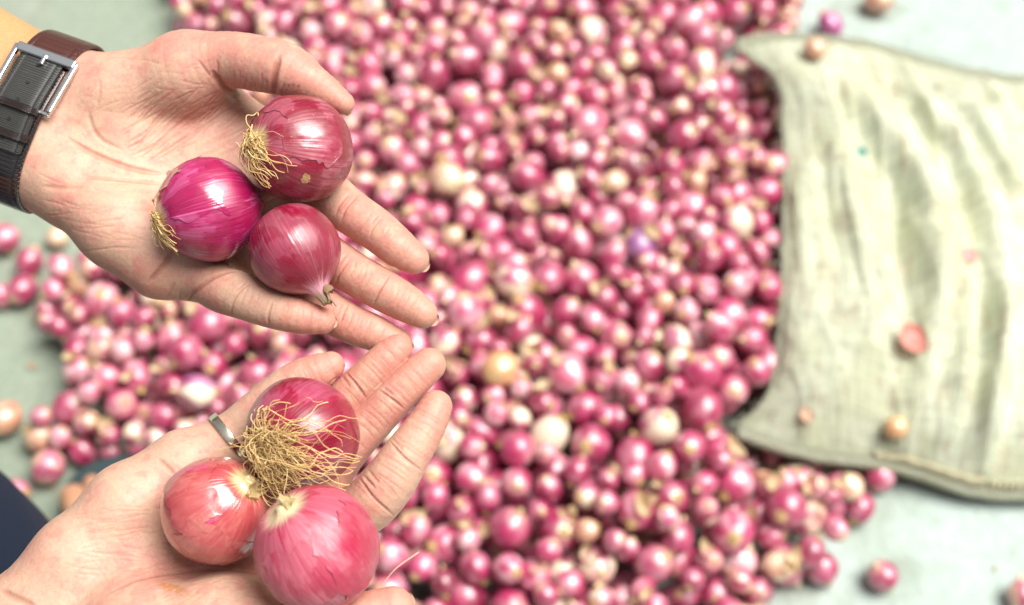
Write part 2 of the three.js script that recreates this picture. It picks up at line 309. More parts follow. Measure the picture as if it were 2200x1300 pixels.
function handSkin(body, lines, lo, hi, seed, extra) {
  const cr = creaseField(body, lines), tips = body.limbs.map((l) => l[l.length - 1].slice(4, 7));
  const fine = (x, y, z) => 0.10 * (noise(x * 0.55 + seed, y * 0.55, z * 0.55) - 0.5) + 0.08 * (noise(x * 1.3, y * 1.3 + seed, z * 1.3) - 0.5) + 0.05 * (noise(x * 2.4 + seed, y * 2.4, z * 2.4) - 0.5);
  const s = skinOf(body, lo, hi, 0.55, (x, y, z) => cr(x, y, z) + fine(x, y, z));
  const n = s.P.length / 3, col = new Float32Array(n * 3);
  for (let v = 0; v < n; v++) {
    const x = s.P[3 * v], y = s.P[3 * v + 1], z = s.P[3 * v + 2];
    const blot = fbm(x * 0.035 + seed, y * 0.035, z * 0.035, 3), spot = fbm(x * 0.22, y * 0.22 + seed, z * 0.22, 3), grain = noise(x * 1.6, y * 1.6, z * 1.6);
    let c = mix3([0.505, 0.30, 0.22], [0.505, 0.235, 0.183], sstep(0.4, 0.62, blot));
    c = mix3(c, [0.51, 0.325, 0.225], 0.6 * sstep(0.52, 0.7, spot)); c = mix3(c, [0.49, 0.19, 0.15], 0.5 * sstep(0.55, 0.75, 1 - spot));
    { let tip = 1e9; for (const q of tips) tip = Math.min(tip, Math.hypot(x - q[0], y - q[1], z - q[2])); c = mix3(c, [0.50, 0.205, 0.155], 0.55 * sstep(24, 8, tip + 10 * (spot - 0.5))); }
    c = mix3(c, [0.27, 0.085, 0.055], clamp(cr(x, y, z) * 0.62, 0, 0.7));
    const px = W / 2 + FPX * x / -z, py = HH / 2 - FPX * y / -z;
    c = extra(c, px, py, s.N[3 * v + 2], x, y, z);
    const g = 0.90 + 0.2 * grain;
    for (let q = 0; q < 3; q++) col[3 * v + q] = c[q] * g;
    const p = toWorld(x, y, z), m = turnWorld(s.N[3 * v], s.N[3 * v + 1], s.N[3 * v + 2]);
    p.toArray(s.P, 3 * v); m.toArray(s.N, 3 * v);
  }
  return geo(s.P, s.idx, col, s.N);
}
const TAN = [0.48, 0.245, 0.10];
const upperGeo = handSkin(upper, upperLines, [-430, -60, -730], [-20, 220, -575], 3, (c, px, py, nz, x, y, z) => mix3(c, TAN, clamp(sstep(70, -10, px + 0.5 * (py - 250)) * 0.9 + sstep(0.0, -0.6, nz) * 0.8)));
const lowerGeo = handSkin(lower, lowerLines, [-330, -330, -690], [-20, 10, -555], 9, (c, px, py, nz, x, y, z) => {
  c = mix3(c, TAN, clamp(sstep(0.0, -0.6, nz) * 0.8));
  const st = Math.max(0, 1 - Math.hypot((px - 372) / 46, (py - 1264 - (px - 372) * 0.35) / 15)) * sstep(0.35, 0.65, fbm(x * 0.5, y * 0.5, z * 0.5, 3) + 0.1);
  return mix3(c, [0.36, 0.17, 0.05], clamp(st * 1.3, 0, 0.7));
});

const person = thing('person', 'person in navy trousers holding six red onions in two open cupped palms', 'person');
const HOME = V(-0.52, 0, 0.62); person.position.copy(HOME);
const skinMat = new THREE.MeshPhysicalMaterial({ vertexColors: true, roughness: 0.52, specularIntensity: 0.7, sheen: 0.25, sheenColor: new THREE.Color(1, 0.75, 0.65), sheenRoughness: 0.5 });
const home = (g) => g.translate(-HOME.x, -HOME.y, -HOME.z);

// rest of the body, mostly beside the frame: metres, world axes
const wb = (flesh, limbs = [], k = 0.06, kl = 0.03) => ({ unit: 0.001, kFlesh: k, kLimb: kl, kHollow: 0.01, hollows: [], flesh, limbs });
const wcap = (a, b) => [...a, ...b];
function plainSkin(body, lo, hi, cell, color) {
  const s = skinOf(body, lo, hi, cell), n = s.P.length / 3, col = new Float32Array(n * 3);
  for (let v = 0; v < n; v++) { const g = 0.9 + 0.2 * fbm(s.P[3 * v] * 60, s.P[3 * v + 1] * 60, s.P[3 * v + 2] * 60, 3); for (let q = 0; q < 3; q++) col[3 * v + q] = color[q] * g; }
  return geo(s.P, s.idx, col, s.N);
}
// the near foot: toes point away from the lens
const foot0 = onGround(255, 1085, 0.045);
function footBody(o, yaw) {
  const R = (x, y, z, r) => { const c = Math.cos(yaw), s = Math.sin(yaw); return [o.x + x * c + z * s, y, o.z - x * s + z * c, r]; };
  const toes = [[-0.036, 0.012], [-0.017, 0.0085], [0.0, 0.008], [0.016, 0.0078], [0.031, 0.0075]];
  const limbs = toes.map(([x, r], i) => { const len = [0.0, 0.006, 0.0, -0.008, -0.02][i]; return chain([R(x * 0.9, 0.034, 0.03, r * 1.2), R(x, 0.036, -0.012 - len, r * 1.05), R(x * 1.03, 0.030, -0.034 - len, r)], 0.008); });
  return wb([wcap(R(-0.02, 0.045, 0.03, 0.022), R(-0.005, 0.07, 0.15, 0.03)), wcap(R(0.02, 0.038, 0.04, 0.018), R(0.008, 0.05, 0.16, 0.026)), wcap(R(0, 0.045, 0.2, 0.03), R(0, 0.06, 0.15, 0.03)), wcap(R(0, 0.06, 0.18, 0.034), R(0, 0.2, 0.2, 0.045))], limbs, 0.03, 0.012);
}
const FYAW = 0.42, footBox = [[-0.14, 0.006, -0.09], [0.16, 0.17, 0.26]];
const footGeo = plainSkin(footBody(foot0, FYAW), [foot0.x + footBox[0][0], 0.006, foot0.z + footBox[0][2]], [foot0.x + footBox[1][0], 0.17, foot0.z + footBox[1][2]], 0.003, [0.42, 0.22, 0.13]);
const headC = V(-0.70, 1.56, 0.52);
const headGeo = plainSkin(wb([wcap([headC.x, headC.y + 0.03, headC.z, 0.095], [headC.x + 0.02, headC.y, headC.z - 0.01, 0.088]), wcap([headC.x + 0.03, headC.y - 0.05, headC.z - 0.01, 0.06], [headC.x + 0.05, headC.y - 0.085, headC.z - 0.012, 0.032]), wcap([headC.x - 0.02, headC.y - 0.06, headC.z, 0.055], [headC.x - 0.07, headC.y - 0.22, headC.z + 0.03, 0.06])],
  [[wcap([headC.x + 0.105, headC.y + 0.01, headC.z - 0.012, 0.009], [headC.x + 0.122, headC.y - 0.03, headC.z - 0.014, 0.014])], [wcap([headC.x - 0.01, headC.y + 0.01, headC.z + 0.092, 0.012], [headC.x - 0.01, headC.y - 0.03, headC.z + 0.088, 0.01])], [wcap([headC.x - 0.01, headC.y + 0.01, headC.z - 0.097, 0.012], [headC.x - 0.01, headC.y - 0.03, headC.z - 0.093, 0.01])]], 0.03, 0.012), [headC.x - 0.16, headC.y - 0.25, headC.z - 0.14], [headC.x + 0.16, headC.y + 0.16, headC.z + 0.16], 0.005, [0.45, 0.25, 0.15]);
for (const g of [upperGeo, lowerGeo, footGeo, headGeo]) home(g);
part('body', mergeGeometries([upperGeo, lowerGeo, footGeo, headGeo]), skinMat, person);
{
  const wU = toWorld(...hp(-560, -80, -28).slice(0, 3)), wL = toWorld(...hp(-190, 1550, -26).slice(0, 3));
  const sh = [[-0.78, 1.30, 0.36], [-0.74, 1.30, 0.72]], elb = [[-0.62, 0.98, 0.33], [-0.60, 0.95, 0.80]];
  const shirtBody = wb([wcap([-0.76, 1.30, 0.44, 0.085], [-0.74, 1.30, 0.64, 0.085]), wcap([-0.76, 1.22, 0.54, 0.13], [-0.74, 0.92, 0.6, 0.14]), wcap([-0.74, 0.98, 0.52, 0.1], [-0.72, 0.86, 0.55, 0.12]), wcap([-0.74, 0.98, 0.66, 0.1], [-0.72, 0.86, 0.68, 0.12])],
    [chain([[...sh[0], 0.07], [...elb[0], 0.055], [wU.x - 0.02, wU.y, wU.z, 0.047], [wU.x + 0.01, wU.y, wU.z, 0.046]], 0.03), chain([[...sh[1], 0.07], [...elb[1], 0.055], [wL.x - 0.02, wL.y, wL.z, 0.047], [wL.x + 0.01, wL.y, wL.z, 0.046]], 0.03)], 0.08, 0.05);
  const cloth = (c) => new THREE.MeshStandardMaterial({ color: new THREE.Color().setRGB(...c), vertexColors: true, roughness: 0.9 });
  part('shirt', home(plainSkin(shirtBody, [-1.0, 0.72, 0.2], [-0.1, 1.45, 1.0], 0.008, [1, 1, 1])), cloth([0.16, 0.19, 0.24]), person);
  const ank = V(foot0.x + 0.09, 0.1, foot0.z + 0.2);
  const trBody = wb([wcap([-0.70, 0.88, 0.55, 0.12], [-0.68, 0.88, 0.7, 0.12])], [chain([[-0.68, 0.86, 0.55, 0.11], [-0.50, 0.62, 0.53, 0.095], [-0.366, 0.41, 0.490, 0.083], [-0.37, 0.25, 0.49, 0.078], [ank.x - 0.02, 0.10, ank.z, 0.062]], 0.03), chain([[-0.68, 0.86, 0.72, 0.11], [-0.60, 0.46, 0.86, 0.082], [-0.66, 0.10, 0.88, 0.066]], 0.03)], 0.08, 0.05);
  part('trousers', home(plainSkin(trBody, [-0.9, 0.02, 0.2], [-0.15, 1.05, 1.1], 0.007, [1, 1, 1])), cloth([0.004, 0.012, 0.036]), person);
  part('hair', home(plainSkin(wb([wcap([headC.x - 0.015, headC.y + 0.055, headC.z, 0.092], [headC.x - 0.04, headC.y + 0.0, headC.z, 0.082])]), [headC.x - 0.2, headC.y - 0.12, headC.z - 0.15], [headC.x + 0.12, headC.y + 0.2, headC.z + 0.15], 0.006, [1, 1, 1])), cloth([0.02, 0.016, 0.014]), person);
}
// nails sit on the far side of each fingertip and show their rim past it
const nailMat = new THREE.MeshPhysicalMaterial({ color: new THREE.Color().setRGB(0.60, 0.40, 0.31), roughness: 0.35, clearcoat: 0.3 });
function nail(f, off, wide, turn = 0) {
  const b = hp(...f[f.length - 1]), a = hp(...f[f.length - 2]), dir = V(b[0] - a[0], b[1] - a[1], b[2] - a[2]).normalize(), back = V(0, 0, -1);
  back.addScaledVector(V(-dir.y, dir.x, 0), turn); back.addScaledVector(dir, -back.dot(dir)).normalize(); const side = V(0, 0, 0).crossVectors(dir, back), r = b[3];
  const g = grid(14, 10, (u, v) => {
    const a1 = (u - 0.5) * 2 * wide, l = lerp(-0.8, 1.0, v) * r * off, e = 1 - 0.35 * Math.pow(Math.abs(2 * u - 1), 2.5) * v, R = r * (1.01 - 0.28 * v * v);
    const p = V(b[0], b[1], b[2]).addScaledVector(dir, l * (v > 0.6 ? e : 1) + r * 0.12).addScaledVector(side, Math.sin(a1) * R * 0.95).addScaledVector(back, Math.cos(a1) * R);
    const w = toWorld(p.x, p.y, p.z); return [w.x - HOME.x, w.y - HOME.y, w.z - HOME.z];
  });
  part('fingernail', g, nailMat, person);
}
nail(upperFingers[0], 0.98, 0.8, -1.6); for (let i = 1; i < 5; i++) nail(upperFingers[i], 0.92, 0.8); for (let i = 0; i < 5; i++) nail(lowerFingers[i], 0.88, 0.8);

// ------------------------------------------------------------------ onions
// outline of a bulb from root to neck as (radius, height) in bulb radii
const BULB = [[0, -0.90], [0.10, -0.925], [0.30, -0.90], [0.60, -0.76], [0.87, -0.44], [1.0, 0.0], [0.93, 0.40], [0.72, 0.72], [0.46, 0.92], [0.26, 1.05], [0.16, 1.2], [0.115, 1.36], [0.10, 1.46], [0.05, 1.47], [0, 1.45]];
function bulbGeo(seed, { neck = 1, nu = 64, nv = 48, lump = 0.035, ridge = 0.006, squash = 1, vend = 1, vstart = 0, color } = {}) {
  const curve = new THREE.CatmullRomCurve3(BULB.map(([r, y], i) => V(r, i > 8 ? 0.92 + (y - 0.92) * neck : y * squash, 0)), false, 'centripetal');
  const pts = curve.getSpacedPoints(nv * 4);
  const spot = (u, v) => {
    const w = clamp(lerp(vstart, vend, v)), f = w * nv * 4, f0 = Math.min(nv * 4 - 1, Math.floor(f)), p = pts[f0].clone().lerp(pts[f0 + 1], f - f0), a = -u * Math.PI * 2, c = Math.cos(a), s = Math.sin(a);
    const q = 1 + lump * 2 * (noise(c * 1.2 + seed, p.y * 1.2, s * 1.2 + seed) - 0.5) + ridge * (noise(c * 9 + seed, p.y * 1.1, s * 9) - 0.5) * sstep(0.05, 0.5, p.x);
    return [p.x * q * c, p.y * (1 + lump * (noise(seed, c, s) - 0.5)), p.x * q * s];
  };
  const g = grid(nu, nv, spot, true);
  g.spot = spot;
  if (color) { const P = g.attributes.position, col = new Float32Array(P.count * 3), uv = g.attributes.uv; for (let i = 0; i < P.count; i++) { const c = color(uv.getX(i) * Math.PI * 2, lerp(vstart, vend, uv.getY(i)), P.getY(i)); col.set(c, 3 * i); } g.setAttribute('color', new THREE.BufferAttribute(col, 3)); }
  return g;
}
// skin colour of an onion by turn and by height along its outline
function onionColor(seed, o) {
  return (a, v) => {
    const c = Math.cos(a), s = Math.sin(a);
    const F = o.fine ?? 26, wv = 0.5 * noise(c * 3, v * 5, s * 3 + seed), fine = noise(c * F + seed + wv, v * 3, s * F + wv), mid = noise(c * F * 0.35 + seed * 3, v * 3, s * F * 0.35), big = fbm(c * 1.6 + seed, v * 4, s * 1.6, 3), speck = noise(c * 40, v * 60 + seed, s * 40);
    let k = mix3(o.deep, o.skin, clamp(0.5 + (o.fine ? 0.25 : 0.9) * (mid - 0.5) + 0.5 * (fine - 0.5) + 1.3 * (fbm(c * 3 + seed, v * 7, s * 3, 4) - 0.5) + (o.fine ? 0.4 * (noise(c * 130, v * 9, s * 130) - 0.5) : 0)));
    k = mix3(k, o.pale, o.bloom * sstep(0.42, 0.72, big + 0.14 * (fine - 0.5) + (o.fine ? 0.25 * (noise(c * 20, v * 30 + seed, s * 20) - 0.5) : 0)));
    k = mix3(k, o.pale, o.veins * sstep(0.76, 0.9, fine + (o.fine ? 0.3 * (noise(c * 30, v * 9 + seed, s * 30) - 0.5) : 0)));
    if (o.stripe) { let da = Math.abs(((a - o.stripe[0]) % 6.2832 + 9.4248) % 6.2832 - 3.1416); k = mix3(k, o.stripe[4], sstep(o.stripe[1] * 1.15, o.stripe[1] * 0.85, da + 0.04 * (fine - 0.5)) * sstep(o.stripe[2] - 0.02, o.stripe[2] + 0.02, v + 0.08 * (mid - 0.5)) * sstep(o.stripe[3] + 0.02, o.stripe[3] - 0.02, v + 0.08 * (fine - 0.5))); }
    if (o.torn) { const e = fbm(c * 1.9 + seed * 7, v * 4.2, s * 1.9, 3) + 0.10 * (noise(c * 55, v * 6, s * 55) - 0.5) + 0.07 * (noise(c * 18, v * 40 + seed, s * 18) - 0.5); k = mix3(k, o.pale, o.torn * (0.35 + 0.65 * noise(c * 70, v * 8, s * 70)) * sstep(0.50, 0.545, e)); k = mix3(k, o.deep, 0.45 * sstep(0.44, 0.40, e)); }
    if (o.papery) k = mix3(k, o.paper, o.papery * sstep(0.46, 0.54, fbm(c * 1.3 + seed * 7, v * 2.6, s * 1.3, 4)));
    k = mix3(k, o.neckTone, 0.85 * sstep(o.neckFrom ?? 0.70, (o.neckFrom ?? 0.70) + 0.13, v + 0.08 * (mid - 0.5) + 0.05 * (fine - 0.5)));
    k = mix3(k, o.dry, sstep(0.85, 0.93, v + 0.04 * (mid - 0.5)));
    k = mix3(k, o.rootTone, sstep(0.13, 0.05, v + 0.05 * (mid - 0.5)));
    if (o.specks) k = mix3(k, [0.62, 0.36, 0.18], o.specks * sstep(0.90, 0.95, speck));
    return k;
  };
}
const TONES = { deep: [0.19, 0.003, 0.034], skin: [0.40, 0.012, 0.095], pale: [0.65, 0.30, 0.39], paper: [0.66, 0.42, 0.30], neckTone: [0.60, 0.26, 0.26], dry: [0.52, 0.40, 0.19], rootTone: [0.56, 0.44, 0.22], bloom: 0.5, veins: 0.3, papery: 0, specks: 0 };
const onionBump = dataTex(512, 512, (u, v) => { const c = Math.cos(u * 6.2832), s = Math.sin(u * 6.2832); return [0.55 * noise(c * 24, v * 2.4, s * 24) + 0.3 * noise(c * 50, v * 5, s * 50) + 0.15 * fbm(c * 14, v * 40, s * 14, 2)]; }, false);
const onionDull = dataTex(512, 256, (u, v) => { const c = Math.cos(u * 6.2832), s = Math.sin(u * 6.2832); return [0.42 + 0.5 * sstep(0.35, 0.65, fbm(c * 2.2, v * 6, s * 2.2, 5)) + 0.25 * (noise(c * 60, v * 9, s * 60) - 0.5)]; }, false);
const rootMat = new THREE.MeshStandardMaterial({ vertexColors: true, roughness: 0.8 });
function tint(g, c) { const n = g.attributes.position.count, a = new Float32Array(3 * n); for (let i = 0; i < n; i++) a.set(c, 3 * i); g.setAttribute('color', new THREE.BufferAttribute(a, 3)); return g; }
const flakeMat = new THREE.MeshPhysicalMaterial({ color: new THREE.Color().setRGB(0.60, 0.45, 0.27), roughness: 0.5, transmission: 0.35, side: THREE.DoubleSide });
function rootTuft(seed, n, len, spread, strays = 0, thick = 0.011, droop = V(0, 0, 0), cling = 9, disc = 0.16) {      // in bulb radii, roots leave the bottom of the bulb
  const r = rng(seed), list = [];
  for (let i = 0; i < n + strays; i++) {
    const stray = i >= n, a = r() * 6.2832, q = disc * Math.sqrt(r()), L = len * (stray ? 1.7 + r() : 0.4 + 0.8 * r());
    const p = V(Math.cos(a) * q, -0.9, Math.sin(a) * q), d = V(Math.cos(a) * spread * (0.3 + r()), -1, Math.sin(a) * spread * (0.3 + r())).normalize(), pts = [p.clone()];
    for (let k = 0; k < 7; k++) {
      d.add(V((r() - 0.5) * 1.9, (r() - 0.5) * 1.3 + 0.2, (r() - 0.5) * 1.9)).addScaledVector(droop, stray ? 0.62 : 0.3).normalize(); p.addScaledVector(d, L / 7);
      const l = p.length(), lo = 1.02 + 0.03 * r(), hi = 1.05 + cling * (0.2 + 0.8 * r()) * (stray ? 1.4 : 1); if (l < lo) p.multiplyScalar(lo / l); else if (l > hi) p.multiplyScalar(hi / l); pts.push(p.clone());
    }
    const tone = r(); list.push(tint(tube(pts, thick * (0.4 + 0.8 * r()), 18, 5), mix3([0.44, 0.26, 0.09], [0.80, 0.60, 0.28], tone)));
  }
  list.push(tint(new THREE.SphereGeometry(0.17, 16, 8).scale(1, 0.35, 1).translate(0, -0.9, 0), [0.45, 0.31, 0.12]));
  return mergeGeometries(list);
}
const quatTo = (axis, spin) => new THREE.Quaternion().setFromUnitVectors(V(0, 1, 0), axis.clone().normalize()).multiply(new THREE.Quaternion().setFromAxisAngle(V(0, 1, 0), spin));
function heldOnion(label, body, px, py, rpx, neckDir, spin, seed, tones, opts) {
  // rests on the skin: move away from the palm until only the skin under it is pressed in
  let z = 60; for (; z > -30; z -= 0.5) { const q = hp(px, py, z, rpx); if (bodyDist(body, q[0], q[1], q[2]) < q[3] * 0.92) break; }
  z += opts.lift ?? 0;
  const q = hp(px, py, z, rpx), g = thing('red_onion', label, 'onion');
  g.position.copy(toWorld(q[0], q[1], q[2])); g.scale.setScalar(q[3] / 1000);
  g.quaternion.copy(quatTo(turnWorld(...neckDir), spin));
  const o = { ...TONES, fine: 44, neckFrom: 0.76, ...tones }; if (opts.stripeAt) { const d = turnWorld(...opts.stripeAt).applyQuaternion(g.quaternion.clone().invert()); o.stripe = [Math.atan2(-d.z, d.x) < 0 ? Math.atan2(-d.z, d.x) + 6.2832 : Math.atan2(-d.z, d.x), 0.11, 0.42, 0.74, [0.42, 0.015, 0.12]]; }
  const f = onionColor(seed, o);
  const map = dataTex(1024, 512, (u, v) => f(u * Math.PI * 2, v), true);
  const mat = new THREE.MeshPhysicalMaterial({ map, bumpMap: onionBump, bumpScale: 0.00022, roughnessMap: onionDull, roughness: (opts.rough ?? 0.38) * 1.5, ior: 1.7, clearcoat: opts.coat ?? 0.25, clearcoatRoughness: 0.22 });
  const bg = bulbGeo(seed, { nu: 128, nv: 96, neck: opts.neck ?? 1, lump: opts.lump ?? 0.055, ridge: 0.009 });
  part('bulb', bg, mat, g);
  for (const [dir, du, dv, tone, curl] of opts.skins ?? []) {        // torn outer skin standing a little off the bulb
    const d = turnWorld(...dir).applyQuaternion(g.quaternion.clone().invert()).normalize(), u0 = -Math.atan2(d.z, d.x) / 6.2832; let v0 = 0.5, bd = 1e9;
    for (let i = 1; i < 100; i++) { const p = V(...bg.spot(u0, i / 100)).normalize(), e = p.distanceTo(d); if (e < bd) { bd = e; v0 = i / 100; } }
    const uvs = [], plain = Array.isArray(tone);
    const sk = grid(40, 30, (a, b) => {
      let x = 2 * a - 1, y = 2 * b - 1; if (dv < 0.06) { const x0 = x; x *= Math.sqrt(1 - y * y / 2); y *= Math.sqrt(1 - x0 * x0 / 2); }   // a small scab is round
      const ra = 0.75 + 0.5 * fbm(y * 3 + seed, Math.sign(x) * 3, 4, 3), rb = 0.7 + 0.6 * fbm(x * 4, seed + Math.sign(y) * 5, 2, 3), uu = u0 + x * du * 0.5 * ra, vv = clamp(v0 + y * dv * 0.5 * rb, 0.01, 0.99), p = V(...bg.spot(uu, vv)); uvs.push(uu + 0.21, vv);
      return p.multiplyScalar(1.006 + curl * Math.pow(Math.max(Math.abs(x), Math.abs(y)), 5) * noise(x * 3 + seed, y * 3, 6) + 0.006 * noise(a * 14, b * 6, seed)).toArray();
    });
    sk.setAttribute('uv', new THREE.BufferAttribute(new Float32Array(uvs), 2));
    let sm; if (plain) sm = new THREE.MeshPhysicalMaterial({ color: new THREE.Color().setRGB(...tone), roughness: 0.4, transmission: 0.45, bumpMap: onionBump, bumpScale: 0.0003, side: THREE.DoubleSide }); else { sm = mat.clone(); sm.color.setScalar(tone); sm.side = THREE.DoubleSide; }
    part('papery_skin', sk, sm, g);
  }
  if (opts.roots) { const [n, len, spread, strays, thick, way, cling, disc] = opts.roots; part('root_tuft', rootTuft(seed, n, len, spread, strays, thick, turnWorld(...way).applyQuaternion(g.quaternion.clone().invert()), cling, disc), rootMat, g); }
  return g;
}
const held = [
  heldOnion('large dark red onion under the thumb of the upper hand, dry root disc facing left', upper, 640, 320, 117, [0.72, -0.02, -0.69], 0.4, 5, { torn: 0.55, bloom: 0.25, veins: 0.1, specks: 0.6, skin: [0.28, 0.010, 0.040], deep: [0.17, 0.003, 0.015], pale: [0.44, 0.13, 0.18] }, { neck: 0.35, skins: [[[0.22, -0.55, 0.7], 0.035, 0.05, [0.62, 0.38, 0.18], 0.01], [[0.3, 0.5, 0.7], 0.30, 0.34, 1, 0.02]], roots: [110, 0.38, 0.9, 34, 0.009, [0.6, -0.68, 0.2], 0.25, 0.17] }),
  heldOnion('bright magenta onion on the palm of the upper hand, closest to the watch', upper, 443, 450, 110, [0.88, 0.25, -0.40], 1.2, 21, { skin: [0.40, 0.007, 0.110], deep: [0.27, 0.003, 0.052], pale: [0.60, 0.17, 0.36], torn: 0.35, bloom: 0.18, veins: 0.5 }, { skins: [[[-0.78, 0.50, 0.32], 0.17, 0.20, [0.66, 0.42, 0.30], 0.10], [[-0.2, 0.4, 0.8], 0.26, 0.34, 1, 0.02]], roots: [90, 0.32, 1.0, 20, 0.009, [0.6, -0.6, 0.1], 0.2, 0.15], rough: 0.3 }),
  heldOnion('teardrop red onion with its dry neck pointing at the ring finger of the upper hand', upper, 632, 533, 99, [0.52, -0.82, 0.22], 2.0, 33, { torn: 0.35, bloom: 0.25, veins: 0.25, neckTone: [0.66, 0.34, 0.40], dry: [0.26, 0.17, 0.09], skin: [0.28, 0.008, 0.042], deep: [0.18, 0.003, 0.020], pale: [0.40, 0.14, 0.19] }, { neck: 1.0, skins: [[[0.62, -0.75, 0.2], 0.4, 0.09, [0.36, 0.25, 0.13], 0.25]] }),
  heldOnion('dark red onion with a thick tangled beard of yellow roots in the lower hand', lower, 648, 932, 121, [0.50, 0.22, -0.84], 0.9, 47, { skin: [0.32, 0.004, 0.040], deep: [0.17, 0.0015, 0.014], pale: [0.50, 0.14, 0.24], torn: 0.35, bloom: 0.22, veins: 0.1 }, { roots: [230, 0.75, 1.8, 60, 0.0082, [0.75, -0.3, 0.1], 0.34, 0.36], rough: 0.28, coat: 0.4 }),
  heldOnion('salmon orange onion with one peeled magenta stripe in the lower hand', lower, 459, 1099, 117, [0.70, 0.58, 0.42], 2.4, 59, { skin: [0.42, 0.080, 0.080], deep: [0.36, 0.042, 0.050], pale: [0.52, 0.17, 0.15], torn: 0.5, bloom: 0.45, veins: 0.05, neckFrom: 0.83, neckTone: [0.64, 0.42, 0.26], specks: 0.3 }, { neck: 0.35, skins: [[[-0.35, 0.55, 0.7], 0.28, 0.30, 1, 0.02], [[0.2, -0.6, 0.7], 0.24, 0.24, 1, 0.02], [[0.80, 0.40, 0.45], 0.26, 0.09, [0.60, 0.46, 0.22], 0.16]], rough: 0.25, coat: 0.6, stripeAt: [-0.2, -0.3, 0.93] }),
  heldOnion('biggest pink onion, beside the thumb of the lower hand, blunt cream neck up', lower, 683, 1182, 136, [-0.50, 0.74, 0.46], 3.0, 71, { skin: [0.42, 0.040, 0.090], deep: [0.33, 0.014, 0.045], pale: [0.52, 0.15, 0.20], torn: 0.6, bloom: 0.5, veins: 0.05, neckFrom: 0.83, neckTone: [0.68, 0.42, 0.34], dry: [0.6, 0.5, 0.3] }, { neck: 0.25, skins: [[[0.70, 0.1, 0.6], 0.2, 0.4, 1, 0.025], [[-0.1, -0.3, 0.9], 0.22, 0.3, 1, 0.015], [[-0.40, 0.78, 0.45], 0.3, 0.08, [0.60, 0.50, 0.26], 0.16]], rough: 0.4, coat: 0.1 }),
];

